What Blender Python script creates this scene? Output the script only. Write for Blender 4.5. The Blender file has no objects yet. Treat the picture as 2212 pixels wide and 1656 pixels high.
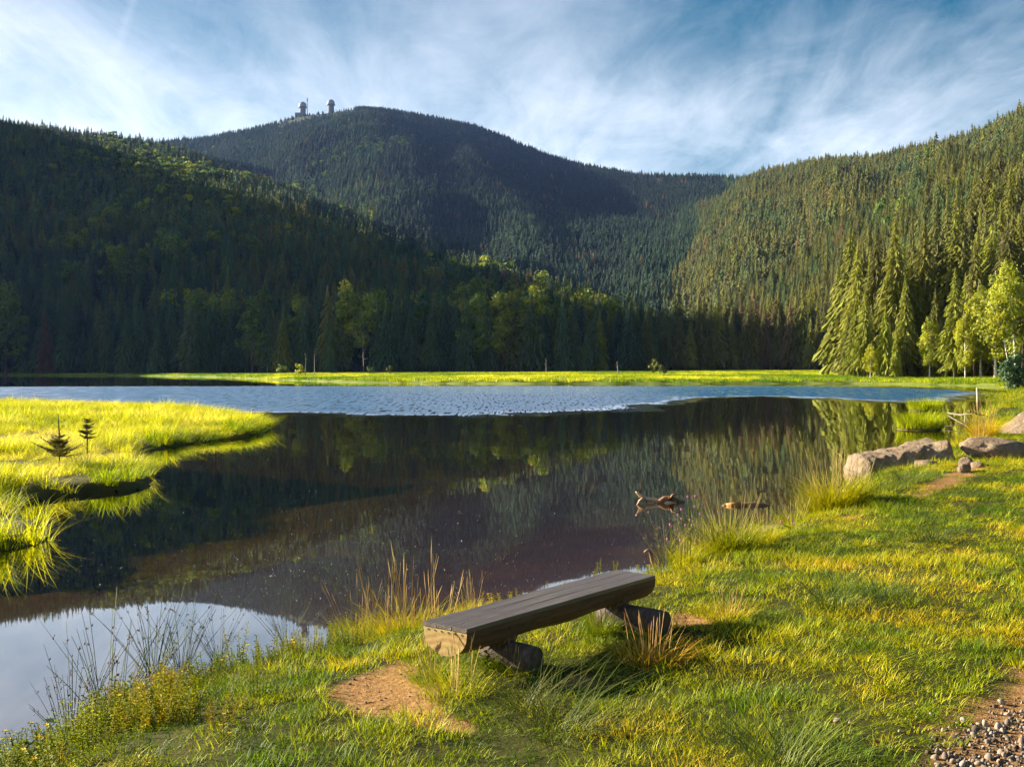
import bpy, math, random
import numpy as np

# ------------------------------------------------------------------ camera, world, sun, exposure
scene = bpy.context.scene
FP, U0, VH = 2400.0, 1106.0, 798.0          # focal length / principal column / horizon row of a 2212 px wide frame
CAM_H = 2.0
cam_d = bpy.data.cameras.new("camera")
cam_d.sensor_width = 36.0
cam_d.lens = 36.0 * FP / 2212.0
cam_d.clip_start, cam_d.clip_end = 0.1, 20000.0
cam = bpy.data.objects.new("camera", cam_d)
scene.collection.objects.link(cam)
cam.location = (0, 0, CAM_H)
cam.rotation_euler = (math.radians(90) - math.atan((828 - VH) / FP), 0, 0)
scene.camera = cam

SUN_AZ = math.radians(-68.0)                # clockwise from +Y (the view direction); the sun stands to the left, a little ahead
SUN_EL = math.radians(18.7)
sun_dir = (math.sin(SUN_AZ) * math.cos(SUN_EL), math.cos(SUN_AZ) * math.cos(SUN_EL), math.sin(SUN_EL))
sun_d = bpy.data.lights.new("sun", 'SUN')
sun_d.energy = 5.0
sun_d.angle = math.radians(0.6)
sun_d.color = (1.0, 0.90, 0.68)
sun = bpy.data.objects.new("sun", sun_d)
scene.collection.objects.link(sun)
import mathutils
sun.rotation_euler = mathutils.Vector(sun_dir).to_track_quat('Z', 'Y').to_euler()
sun.location = (-200, 60, 200)

world = bpy.data.worlds.new("World")
scene.world = world
world.use_nodes = True
def build_world():
    nt = world.node_tree; N = nt.nodes; L = nt.links
    N.clear()
    def new(t, **kw):
        n = N.new(t)
        for k, v in kw.items(): setattr(n, k, v)
        return n
    def math_(op, a, b=None, clamp=False):
        n = new('ShaderNodeMath', operation=op, use_clamp=clamp)
        for i, s in enumerate((a, b)):
            if s is None: continue
            if isinstance(s, (int, float)): n.inputs[i].default_value = s
            else: L.new(s, n.inputs[i])
        return n.outputs[0]
    sky = new('ShaderNodeTexSky', sky_type='NISHITA')
    sky.sun_disc = False
    sky.sun_elevation = SUN_EL
    sky.sun_rotation = SUN_AZ
    sky.altitude = 900; sky.air_density = 1.0; sky.dust_density = 0.7; sky.ozone_density = 2.5
    tc = new('ShaderNodeTexCoord')
    sep = new('ShaderNodeSeparateXYZ'); L.new(tc.outputs['Generated'], sep.inputs[0])
    z = math_('MAXIMUM', sep.outputs[2], 0.0)
    zz = math_('ADD', z, 0.16)
    px = math_('DIVIDE', sep.outputs[0], zz)
    py = math_('DIVIDE', sep.outputs[1], zz)
    cmb = new('ShaderNodeCombineXYZ'); L.new(px, cmb.inputs[0]); L.new(py, cmb.inputs[1])
    def noise(scale, rot, sx, sy, detail, rough, dist, off):
        mp = new('ShaderNodeMapping')
        mp.inputs['Rotation'].default_value = (0, 0, math.radians(rot))
        mp.inputs['Scale'].default_value = (sx, sy, 1)
        mp.inputs['Location'].default_value = off
        L.new(cmb.outputs[0], mp.inputs[0])
        n = new('ShaderNodeTexNoise')
        n.inputs['Scale'].default_value = scale; n.inputs['Detail'].default_value = detail
        n.inputs['Roughness'].default_value = rough; n.inputs['Distortion'].default_value = dist
        L.new(mp.outputs[0], n.inputs['Vector'])
        return n.outputs[0]
    big = noise(0.95, 35, 1.3, 0.75, 4, 0.5, 0.5, (3.1, 0.4, 0))
    streak = noise(1.1, 62, 2.0, 0.6, 10, 0.62, 0.6, (0.3, 4.2, 0))
    fine = noise(3.4, 40, 1.5, 0.8, 10, 0.66, 0.6, (7.3, 1.2, 0))
    a = math_('MULTIPLY', big, 0.75)
    b = math_('MULTIPLY', streak, 0.80)
    c = math_('MULTIPLY', fine, 0.45)
    s = math_('ADD', math_('ADD', a, b), c)
    # a cloud sheet seen edge-on looks denser towards the horizon
    hz = math_('DIVIDE', 0.125, zz)
    s = math_('ADD', s, hz)
    # the sheet thins out towards the right
    s = math_('SUBTRACT', s, math_('MULTIPLY', sep.outputs[0], 0.50))
    rp = new('ShaderNodeValToRGB')
    e = rp.color_ramp.elements
    e[0].position = 0.62; e[0].color = (0, 0, 0, 1)
    e[1].position = 1.0; e[1].color = (1, 1, 1, 1)
    sc = math_('MULTIPLY', s, 0.60)
    L.new(sc, rp.inputs[0])
    # contrail: a narrow band on a straight line high on the left
    ln = math_('ADD', math_('MULTIPLY', sep.outputs[0], 0.93), math_('MULTIPLY', z, -0.36))
    ln = math_('ADD', ln, 0.3935)
    wob = math_('MULTIPLY', math_('SUBTRACT', fine, 0.5), 0.010)
    ln = math_('ABSOLUTE', math_('ADD', ln, wob))
    band = math_('SUBTRACT', 1.0, math_('MULTIPLY', ln, 210.0), clamp=True)
    up = math_('MULTIPLY', math_('SUBTRACT', z, 0.245), 14.0, clamp=True)
    yy = math_('MULTIPLY', sep.outputs[1], 2.0, clamp=True)
    band = math_('MULTIPLY', math_('MULTIPLY', band, up), math_('MULTIPLY', yy, 0.17))
    fac = math_('ADD', math_('MULTIPLY', rp.outputs[0], 0.86), band, clamp=True)
    mix = new('ShaderNodeMixRGB'); mix.blend_type = 'MIX'
    L.new(fac, mix.inputs[0])
    hs = new('ShaderNodeHueSaturation'); hs.inputs['Saturation'].default_value = 1.65
    hs.inputs['Value'].default_value = 0.36; hs.inputs['Hue'].default_value = 0.475
    L.new(sky.outputs[0], hs.inputs['Color'])
    L.new(hs.outputs[0], mix.inputs[1])
    # clouds low over the horizon lie towards the light and are whiter than those overhead
    low = math_('SUBTRACT', 1.0, math_('MULTIPLY', math_('SUBTRACT', z, 0.14), 5.0), clamp=True)
    cc = new('ShaderNodeMixRGB'); L.new(low, cc.inputs[0])
    cc.inputs[1].default_value = (2.5, 2.95, 3.7, 1); cc.inputs[2].default_value = (8.6, 8.8, 9.3, 1)
    L.new(cc.outputs[0], mix.inputs[2])
    bg = new('ShaderNodeBackground'); bg.inputs['Strength'].default_value = 0.05
    L.new(mix.outputs[0], bg.inputs[0])
    out = new('ShaderNodeOutputWorld'); L.new(bg.outputs[0], out.inputs[0])
build_world()

scene.view_settings.view_transform = 'Standard'
scene.view_settings.look = 'None'
scene.view_settings.exposure = 2.2
scene.view_settings.gamma = 1.0
scene.view_settings.use_curve_mapping = False
scene.render.engine = 'CYCLES'
scene.cycles.use_denoising = True
scene.cycles.max_bounces = 5
scene.cycles.diffuse_bounces = 2
scene.cycles.glossy_bounces = 3
scene.cycles.transmission_bounces = 3
scene.cycles.transparent_max_bounces = 10
scene.cycles.volume_bounces = 0
scene.cycles.use_adaptive_sampling = True
scene.cycles.adaptive_threshold = 0.02
scene.cycles.sample_clamp_indirect = 4.0
scene.cycles.caustics_reflective = False
scene.cycles.caustics_refractive = False

# ------------------------------------------------------------------ small helpers
RNG = np.random.RandomState(7)
COL = scene.collection

def P(u, v, z=0.0):
    """the point at height z that a 2212 px wide frame shows at column u, row v"""
    y = (CAM_H - z) * FP / (v - VH)
    return ((u - U0) * y / FP, y)

def ux(u, y):
    return (u - U0) * y / FP

def hash3(ix, iy, iz, seed):
    h = (ix * 374761393 + iy * 668265263 + iz * 2147483647 + seed * 974634777) & 0xFFFFFFFF
    h = ((h ^ (h >> 13)) * 1274126177) & 0xFFFFFFFF
    h = ((h ^ (h >> 16)) * 2246822519) & 0xFFFFFFFF
    return ((h ^ (h >> 15)) & 0xFFFFFF) / float(0xFFFFFF)

def vnoise(x, y, z=0.0, seed=0):
    x, y, z = np.broadcast_arrays(np.asarray(x, float), np.asarray(y, float), np.asarray(z, float))
    ix, iy, iz = np.floor(x).astype(np.int64), np.floor(y).astype(np.int64), np.floor(z).astype(np.int64)
    fx, fy, fz = x - ix, y - iy, z - iz
    fx, fy, fz = [f * f * (3 - 2 * f) for f in (fx, fy, fz)]
    r = 0
    for dx in (0, 1):
        for dy in (0, 1):
            for dz in (0, 1):
                w = (fx if dx else 1 - fx) * (fy if dy else 1 - fy) * (fz if dz else 1 - fz)
                r = r + w * hash3(ix + dx, iy + dy, iz + dz, seed)
    return r * 2 - 1

def fbm(x, y, z=0.0, seed=0, octv=4):
    r, a, f = 0, 0.5, 1.0
    for o in range(octv):
        r = r + a * vnoise(np.asarray(x) * f, np.asarray(y) * f, np.asarray(z) * f, seed + o * 17)
        a *= 0.5; f *= 2.03
    return r

def poly_sdf(px, py, poly):
    """signed distance to a closed polygon, positive inside"""
    px = np.asarray(px, float); py = np.asarray(py, float)
    d = np.full(px.shape, 1e18); inside = np.zeros(px.shape, bool)
    n = len(poly)
    for i in range(n):
        ax, ay = poly[i]; bx, by = poly[(i + 1) % n]
        ex, ey = bx - ax, by - ay
        wx, wy = px - ax, py - ay
        t = np.clip((wx * ex + wy * ey) / (ex * ex + ey * ey + 1e-12), 0, 1)
        dx, dy = wx - ex * t, wy - ey * t
        d = np.minimum(d, dx * dx + dy * dy)
        if ay != by:
            c = ((ay <= py) & (by > py)) | ((by <= py) & (ay > py))
            xi = ax + (py - ay) / (by - ay) * ex
            inside ^= c & (px < xi)
    d = np.sqrt(d)
    return np.where(inside, d, -d)

def smooth(t):
    t = np.clip(t, 0, 1)
    return t * t * (3 - 2 * t)

class MB:
    """collects vertices and faces; build() makes one mesh object"""
    def __init__(s):
        s.v, s.f, s.m, s.bl = [], [], [], []
    def add(s, verts, faces, mat=0, bl=0.0):
        o = len(s.v)
        s.v.extend(verts)
        s.f.extend([tuple(i + o for i in f) for f in faces])
        s.m.extend([mat] * len(faces))
        s.bl.extend([bl] * len(verts))
    def tube(s, pts, rad, n=6, mat=0, bl=0.0, cap=True):
        pts = [mathutils.Vector(p) for p in pts]
        vs, fs = [], []
        for i, p in enumerate(pts):
            d = (pts[min(i + 1, len(pts) - 1)] - pts[max(i - 1, 0)])
            if d.length < 1e-9: d = mathutils.Vector((0, 0, 1))
            d.normalize()
            a = d.cross(mathutils.Vector((0, 0, 1)))
            if a.length < 1e-3: a = d.cross(mathutils.Vector((1, 0, 0)))
            a.normalize(); b = d.cross(a)
            r = rad[i] if hasattr(rad, '__len__') else rad
            for k in range(n):
                t = 2 * math.pi * k / n
                q = p + (a * math.cos(t) + b * math.sin(t)) * r
                vs.append(tuple(q))
        for i in range(len(pts) - 1):
            for k in range(n):
                k2 = (k + 1) % n
                fs.append((i * n + k, i * n + k2, (i + 1) * n + k2, (i + 1) * n + k))
        if cap:
            fs.append(tuple(range(n))[::-1]); fs.append(tuple((len(pts) - 1) * n + k for k in range(n)))
        s.add(vs, fs, mat, bl)
    def mesh(s, name, mats, smooth_=False):
        me = bpy.data.meshes.new(name)
        me.from_pydata([tuple(map(float, v)) for v in s.v], [], s.f)
        for m in mats: me.materials.append(m)
        if len(mats) > 1: me.polygons.foreach_set('material_index', s.m)
        if smooth_: me.polygons.foreach_set('use_smooth', [True] * len(me.polygons))
        at = me.attributes.new('bl', 'FLOAT', 'POINT'); at.data.foreach_set('value', s.bl)
        me.update()
        return me

def link(name, me, parent=None, loc=(0, 0, 0), rot=(0, 0, 0), scale=(1, 1, 1)):
    o = bpy.data.objects.new(name, me)
    COL.objects.link(o)
    if parent: o.parent = parent
    o.location = loc; o.rotation_euler = rot; o.scale = scale
    return o

def tag(o, label, cat=None, group=None, kind=None):
    o['label'] = label
    if cat: o['category'] = cat
    if group: o['group'] = group
    if kind: o['kind'] = kind
    return o

def grid_mesh(name, X, Y, Z, mats, attrs=None, keep=None, smooth_=True):
    """a mesh from 2-D coordinate arrays; keep masks faces"""
    h, w = X.shape
    idx = np.arange(h * w).reshape(h, w)
    F = np.stack([idx[:-1, :-1], idx[:-1, 1:], idx[1:, 1:], idx[1:, :-1]], -1).reshape(-1, 4)
    if keep is not None: F = F[keep.reshape(-1)]
    used = np.unique(F); remap = -np.ones(h * w, np.int64); remap[used] = np.arange(len(used))
    F = remap[F]
    co = np.stack([X, Y, Z], -1).reshape(-1, 3)[used]
    me = bpy.data.meshes.new(name)
    me.vertices.add(len(co)); me.vertices.foreach_set('co', co.astype(np.float32).ravel())
    me.loops.add(F.size); me.loops.foreach_set('vertex_index', F.astype(np.int32).ravel())
    me.polygons.add(len(F))
    me.polygons.foreach_set('loop_start', np.arange(0, F.size, 4, dtype=np.int32))
    me.polygons.foreach_set('loop_total', np.full(len(F), 4, np.int32))
    if smooth_: me.polygons.foreach_set('use_smooth', np.ones(len(F), bool))
    for m in mats: me.materials.append(m)
    for k, a in (attrs or {}).items():
        at = me.attributes.new(k, 'FLOAT', 'POINT'); at.data.foreach_set('value', a.reshape(-1)[used].astype(np.float32))
    me.update(calc_edges=True); me.validate()
    return me

# ------------------------------------------------------------------ materials
class NB:
    def __init__(s, name):
        s.m = bpy.data.materials.new(name); s.m.use_nodes = True
        s.nt = s.m.node_tree; s.N = s.nt.nodes; s.L = s.nt.links; s.N.clear()
        s.out = s.N.new('ShaderNodeOutputMaterial')
    def n(s, t, ins=None, **kw):
        nd = s.N.new(t)
        for k, v in kw.items(): setattr(nd, k, v)
        for k, v in (ins or {}).items(): s.set(nd.inputs[k], v)
        return nd
    def set(s, sock, v):
        if isinstance(v, bpy.types.NodeSocket): s.L.new(v, sock)
        elif isinstance(v, tuple) and len(v) == 3 and sock.type == 'RGBA': sock.default_value = (*v, 1)
        else: sock.default_value = v
    def math(s, op, a, b=None, clamp=False):
        nd = s.n('ShaderNodeMath', operation=op, use_clamp=clamp)
        s.set(nd.inputs[0], a)
        if b is not None: s.set(nd.inputs[1], b)
        return nd.outputs[0]
    def mix(s, f, a, b, blend='MIX'):
        nd = s.n('ShaderNodeMixRGB', blend_type=blend)
        s.set(nd.inputs[0], f); s.set(nd.inputs[1], a); s.set(nd.inputs[2], b)
        return nd.outputs[0]
    def noise(s, scale, detail=4, rough=0.55, dist=0.0, vec=None, color=False):
        nd = s.n('ShaderNodeTexNoise', {'Scale': scale, 'Detail': detail, 'Roughness': rough, 'Distortion': dist})
        if vec is not None: s.L.new(vec, nd.inputs['Vector'])
        return nd.outputs[1 if color else 0]
    def ramp(s, f, stops):
        nd = s.n('ShaderNodeValToRGB'); e = nd.color_ramp.elements
        while len(e) < len(stops): e.new(0.5)
        for el, (p, c) in zip(e, stops):
            el.position = p; el.color = (*c, 1) if len(c) == 3 else c
        s.L.new(f, nd.inputs[0])
        return nd.outputs[0]
    def coords(s, which='Object'):
        return s.n('ShaderNodeTexCoord').outputs[which]
    def pos(s):
        return s.n('ShaderNodeNewGeometry').outputs['Position']
    def mapping(s, vec, scale=(1, 1, 1), rot=(0, 0, 0), loc=(0, 0, 0)):
        nd = s.n('ShaderNodeMapping', {'Scale': scale, 'Rotation': rot, 'Location': loc}); s.L.new(vec, nd.inputs[0])
        return nd.outputs[0]
    def bump(s, h, strength=0.3, dist=0.02):
        nd = s.n('ShaderNodeBump', {'Strength': strength, 'Distance': dist}); s.L.new(h, nd.inputs['Height'])
        return nd.outputs[0]
    def bsdf(s, color, rough=0.8, normal=None, spec=0.3):
        nd = s.n('ShaderNodeBsdfPrincipled', {'Roughness': rough, 'Specular IOR Level': spec})
        s.set(nd.inputs['Base Color'], color)
        if normal is not None: s.L.new(normal, nd.inputs['Normal'])
        return nd.outputs[0]
    def done(s, shader):
        s.L.new(shader, s.out.inputs['Surface'])
        return s.m

def foliage_mat(name, stops, transl=0.35, var=0.45, rough=0.6, trans_gain=1.3, jit=0.28):
    b = NB(name)
    t = b.n('ShaderNodeAttribute', attribute_type='INSTANCER', attribute_name='tint').outputs['Fac']
    bl = b.n('ShaderNodeAttribute', attribute_type='GEOMETRY', attribute_name='bl').outputs['Fac']
    rnd = b.n('ShaderNodeObjectInfo').outputs['Random']
    j = b.math('MULTIPLY', b.math('SUBTRACT', bl, 0.5), jit)
    tt = b.math('ADD', t, j, clamp=True)
    col = b.ramp(tt, stops)
    k = b.math('ADD', b.math('MULTIPLY', rnd, var), 1.0 - var * 0.5)
    k2 = b.math('ADD', b.math('MULTIPLY', bl, 0.4), 0.8)
    hs = b.n('ShaderNodeHueSaturation', {'Value': b.math('MULTIPLY', k, k2), 'Color': col})
    col = hs.outputs[0]
    d = b.bsdf(col, rough, spec=0.25)
    tr = b.n('ShaderNodeBsdfTranslucent')
    b.L.new(b.mix(1.0, col, (trans_gain, trans_gain * 0.97, trans_gain * 0.6), 'MULTIPLY'), tr.inputs[0])
    mx = b.n('ShaderNodeMixShader', {0: transl}); b.L.new(d, mx.inputs[1]); b.L.new(tr.outputs[0], mx.inputs[2])
    return b.done(mx.outputs[0])

GRASS_STOPS = [(0.0, (0.035, 0.10, 0.002)), (0.3, (0.16, 0.22, 0.002)), (0.6, (0.42, 0.38, 0.002)),
               (0.85, (0.55, 0.36, 0.012)), (1.0, (0.40, 0.17, 0.015))]
SEDGE_STOPS = [(0.0, (0.05, 0.14, 0.002)), (0.4, (0.30, 0.34, 0.004)), (0.7, (0.60, 0.56, 0.008)), (1.0, (0.70, 0.58, 0.20))]
M_GRASS = foliage_mat('lawn_grass_blades', GRASS_STOPS, 0.35)
M_SEDGE = foliage_mat('sedge_blades', SEDGE_STOPS, 0.45)
M_STRAW = foliage_mat('dry_straw', [(0, (0.20, 0.20, 0.02)), (0.5, (0.48, 0.36, 0.13)), (1, (0.40, 0.22, 0.08))], 0.3)
M_RUSH = foliage_mat('rush_stems', [(0, (0.03, 0.06, 0.012)), (0.5, (0.09, 0.12, 0.015)), (1, (0.22, 0.15, 0.04))], 0.2)
M_HERB = foliage_mat('herb_leaves', [(0, (0.06, 0.13, 0.004)), (0.5, (0.24, 0.25, 0.005)), (1, (0.42, 0.24, 0.012))], 0.5)
M_SPRUCE = foliage_mat('spruce_needles', [(0, (0.010, 0.024, 0.016)), (0.15, (0.031, 0.068, 0.029)), (0.4, (0.062, 0.108, 0.028)), (0.6, (0.110, 0.100, 0.018)), (0.82, (0.19, 0.21, 0.010)), (1.0, (0.13, 0.072, 0.036))], 0.15, 0.6, 0.7, jit=0.07)
M_LEAF = foliage_mat('broad_leaves', [(0, (0.045, 0.10, 0.025)), (0.5, (0.13, 0.18, 0.022)), (1, (0.36, 0.34, 0.010))], 0.4, 0.4)
M_FLOWER_Y = foliage_mat('yellow_petals', [(0, (0.75, 0.48, 0.01)), (1, (0.75, 0.40, 0.01))], 0.3)
M_FLOWER_P = foliage_mat('pink_petals', [(0, (0.62, 0.22, 0.42)), (1, (0.5, 0.15, 0.35))], 0.3)
M_SEED = foliage_mat('brown_seed_heads', [(0, (0.10, 0.045, 0.02)), (1, (0.2, 0.08, 0.04))], 0.1)

def mat_bark(name, c1, c2, scale=6.0):
    b = NB(name); v = b.mapping(b.coords(), (1, 1, 0.25))
    n = b.noise(scale, 5, 0.6, 0.6, v)
    return b.done(b.bsdf(b.ramp(n, [(0.3, c1), (0.7, c2)]), 0.9, b.bump(n, 0.6, 0.05)))
M_BARK = mat_bark('spruce_bark', (0.06, 0.045, 0.035), (0.20, 0.14, 0.10))
M_SNAG = mat_bark('weathered_dead_wood', (0.12, 0.10, 0.08), (0.27, 0.22, 0.17))
def mat_birch():
    b = NB('birch_bark'); v = b.mapping(b.coords(), (1, 1, 3.5))
    n = b.noise(2.2, 4, 0.6, 0.2, v)
    return b.done(b.bsdf(b.ramp(n, [(0.40, (0.05, 0.04, 0.035)), (0.47, (0.62, 0.56, 0.46)), (0.8, (0.75, 0.69, 0.58))]), 0.7))
M_BIRCH = mat_birch()

def mat_ground():
    b = NB('bank_soil_and_turf'); p = b.pos()
    d = b.n('ShaderNodeAttribute', attribute_type='GEOMETRY', attribute_name='dirt').outputs['Fac']
    n1 = b.noise(3.0, 6, 0.65, 0.2, p); n2 = b.noise(28.0, 5, 0.7, 0.0, p); n3 = b.noise(0.8, 3, 0.5, 0.0, p)
    turf = b.ramp(n1, [(0.3, (0.022, 0.028, 0.005)), (0.6, (0.05, 0.050, 0.008)), (0.8, (0.09, 0.06, 0.015))])
    soil = b.ramp(n2, [(0.28, (0.10, 0.045, 0.014)), (0.5, (0.26, 0.135, 0.048)), (0.75, (0.42, 0.25, 0.105))])
    soil = b.mix(b.math('MULTIPLY', n3, 0.5), soil, (0.30, 0.16, 0.06))
    f = b.math('ADD', d, b.math('MULTIPLY', b.math('SUBTRACT', n1, 0.5), 0.9))
    f = b.math('MULTIPLY', b.math('SUBTRACT', f, 0.35), 4.0, clamp=True)
    h = b.math('ADD', b.math('MULTIPLY', n2, 0.7), b.math('MULTIPLY', n1, 0.8))
    return b.done(b.bsdf(b.mix(f, turf, soil), 0.95, b.bump(h, 0.7, 0.03), spec=0.1))
M_GROUND = mat_ground()

def mat_simple(name, stops, scale, rough=0.9, bump=0.3, bd=0.05, vecscale=(1, 1, 1), spec=0.2, detail=5):
    b = NB(name); v = b.mapping(b.coords(), vecscale)
    n = b.noise(scale, detail, 0.62, 0.3, v)
    return b.done(b.bsdf(b.ramp(n, stops), rough, b.bump(n, bump, bd), spec))
def mat_bed():
    b = NB('sandy_bed_darkened_by_depth'); p = b.pos()
    sand = b.n('ShaderNodeAttribute', attribute_type='GEOMETRY', attribute_name='sand').outputs['Fac']
    n = b.noise(0.9, 5, 0.6, 0.4, b.mapping(p, (0.6, 1, 1))); n2 = b.noise(6.0, 4, 0.6, 0.2, p)
    c = b.ramp(b.math('ADD', b.math('MULTIPLY', n, 0.6), b.math('MULTIPLY', n2, 0.4)), [(0.3, (0.025, 0.012, 0.0008)), (0.5, (0.085, 0.042, 0.002)), (0.7, (0.17, 0.09, 0.004))])
    f = b.math('MULTIPLY', sand, b.math('ADD', b.math('MULTIPLY', b.math('SUBTRACT', n, 0.5), 1.6), 1.0), clamp=True)
    return b.done(b.bsdf(b.mix(f, (0.004, 0.004, 0.004), c), 0.95))  # near-black bed offshore stands in for light lost in deep water
M_BED = mat_bed()
M_FOREST_FLOOR = mat_simple('forest_floor', [(0.3, (0.012, 0.022, 0.008)), (0.7, (0.035, 0.04, 0.014))], 0.05)
M_MARSH = mat_simple('marsh_turf', [(0.3, (0.07, 0.10, 0.012)), (0.55, (0.16, 0.19, 0.02)), (0.75, (0.28, 0.27, 0.06))], 0.12)
M_PEAT = mat_simple('dark_peat', [(0.3, (0.03, 0.025, 0.010)), (0.6, (0.10, 0.085, 0.02)), (0.8, (0.34, 0.27, 0.12))], 0.7)
M_CONCRETE = mat_simple('pale_concrete', [(0.3, (0.10, 0.11, 0.12)), (0.7, (0.15, 0.16, 0.17))], 0.3, 0.8)
M_RADOME = mat_simple('radome_shell', [(0.3, (0.17, 0.19, 0.21)), (0.7, (0.22, 0.24, 0.27))], 0.3, 0.5)
M_DARKSTEEL = mat_simple('dark_steel', [(0.3, (0.06, 0.05, 0.06)), (0.7, (0.12, 0.09, 0.10))], 2, 0.5)
M_REDPAINT = mat_simple('red_paint', [(0.3, (0.55, 0.12, 0.08)), (0.7, (0.62, 0.18, 0.12))], 2, 0.5)
M_PEBBLE = foliage_mat('pebble_stone', [(0, (0.07, 0.05, 0.04)), (0.4, (0.16, 0.12, 0.095)), (0.7, (0.30, 0.23, 0.18)), (1, (0.52, 0.45, 0.40))], 0.0, 0.3, 0.85)

def mat_rock():
    b = NB('granite'); v = b.coords()
    n1 = b.noise(1.6, 8, 0.65, 0.5, v); n2 = b.noise(38, 4, 0.7, 0.0, v); n3 = b.noise(5.5, 6, 0.65, 0.3, v)
    c = b.ramp(n1, [(0.30, (0.07, 0.050, 0.036)), (0.48, (0.25, 0.170, 0.110)), (0.72, (0.48, 0.35, 0.24))])
    c = b.mix(0.55, c, b.ramp(n2, [(0.3, (0.04, 0.032, 0.025)), (0.55, (0.24, 0.17, 0.115)), (0.8, (0.52, 0.41, 0.30))]), 'MIX')
    lich = b.ramp(n3, [(0.56, (0, 0, 0)), (0.64, (1, 1, 1))])
    c = b.mix(b.math('MULTIPLY', lich, 0.5), c, (0.36, 0.31, 0.22))
    h = b.math('ADD', n3, b.math('MULTIPLY', n2, 0.35))
    return b.done(b.bsdf(c, 0.9, b.bump(h, 1.0, 0.09), spec=0.2))
M_ROCK = mat_rock()

def mat_wood(name, stops, scale=5.0, rough=0.75, stretch=14.0, spec=0.3, bs=0.5):
    b = NB(name); v = b.mapping(b.coords(), (1, stretch, stretch))
    n = b.noise(scale * 0.35, 7, 0.6, 0.6, v)
    n2 = b.noise(scale * 2.2, 4, 0.6, 0.1, v)
    m = b.math('ADD', b.math('MULTIPLY', n, 0.65), b.math('MULTIPLY', n2, 0.35))
    return b.done(b.bsdf(b.ramp(m, stops), rough, b.bump(m, bs, 0.012), spec))
M_BOARD = mat_wood('weathered_grey_board', [(0.30, (0.012, 0.008, 0.006)), (0.42, (0.050, 0.036, 0.030)), (0.56, (0.085, 0.064, 0.054)), (0.70, (0.15, 0.12, 0.105))], 5, 0.40, 14, 0.6)
M_LOG = mat_wood('brown_log', [(0.32, (0.035, 0.017, 0.009)), (0.5, (0.095, 0.048, 0.022)), (0.68, (0.18, 0.10, 0.045))], 5, 0.8)
M_DRIFT = mat_wood('sunbleached_driftwood', [(0.3, (0.36, 0.20, 0.11)), (0.5, (0.60, 0.40, 0.25)), (0.7, (0.75, 0.56, 0.40))], 4, 0.8, 8)
M_DRIFT_DARK = mat_wood('wet_dark_driftwood', [(0.3, (0.06, 0.03, 0.015)), (0.5, (0.20, 0.10, 0.05)), (0.7, (0.42, 0.24, 0.13))], 4, 0.6, 8)
M_DRIFT_ORANGE = mat_wood('stripped_orange_wood', [(0.3, (0.35, 0.14, 0.03)), (0.5, (0.52, 0.23, 0.05)), (0.7, (0.62, 0.33, 0.1))], 4, 0.6, 8)
def mat_endgrain():
    b = NB('cut_end_grain'); v = b.coords()
    w = b.n('ShaderNodeTexWave', {'Scale': 9.0, 'Distortion': 2.5, 'Detail': 3.0, 'Detail Scale': 1.5}, wave_type='RINGS', rings_direction='X')
    b.L.new(b.mapping(v, (1, 1, 1), loc=(0, 0.05, 0.16)), w.inputs['Vector'])
    n = b.noise(12, 5, 0.6, 0.3, v)
    c = b.ramp(w.outputs[1], [(0.0, (0.24, 0.14, 0.045)), (1.0, (0.33, 0.21, 0.075))])
    c = b.mix(b.ramp(n, [(0.45, (0, 0, 0)), (0.7, (0.7, 0.7, 0.7))]), c, (0.30, 0.27, 0.09))
    return b.done(b.bsdf(c, 0.8, b.bump(n, 0.4, 0.01)))
M_END = mat_endgrain()

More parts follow.
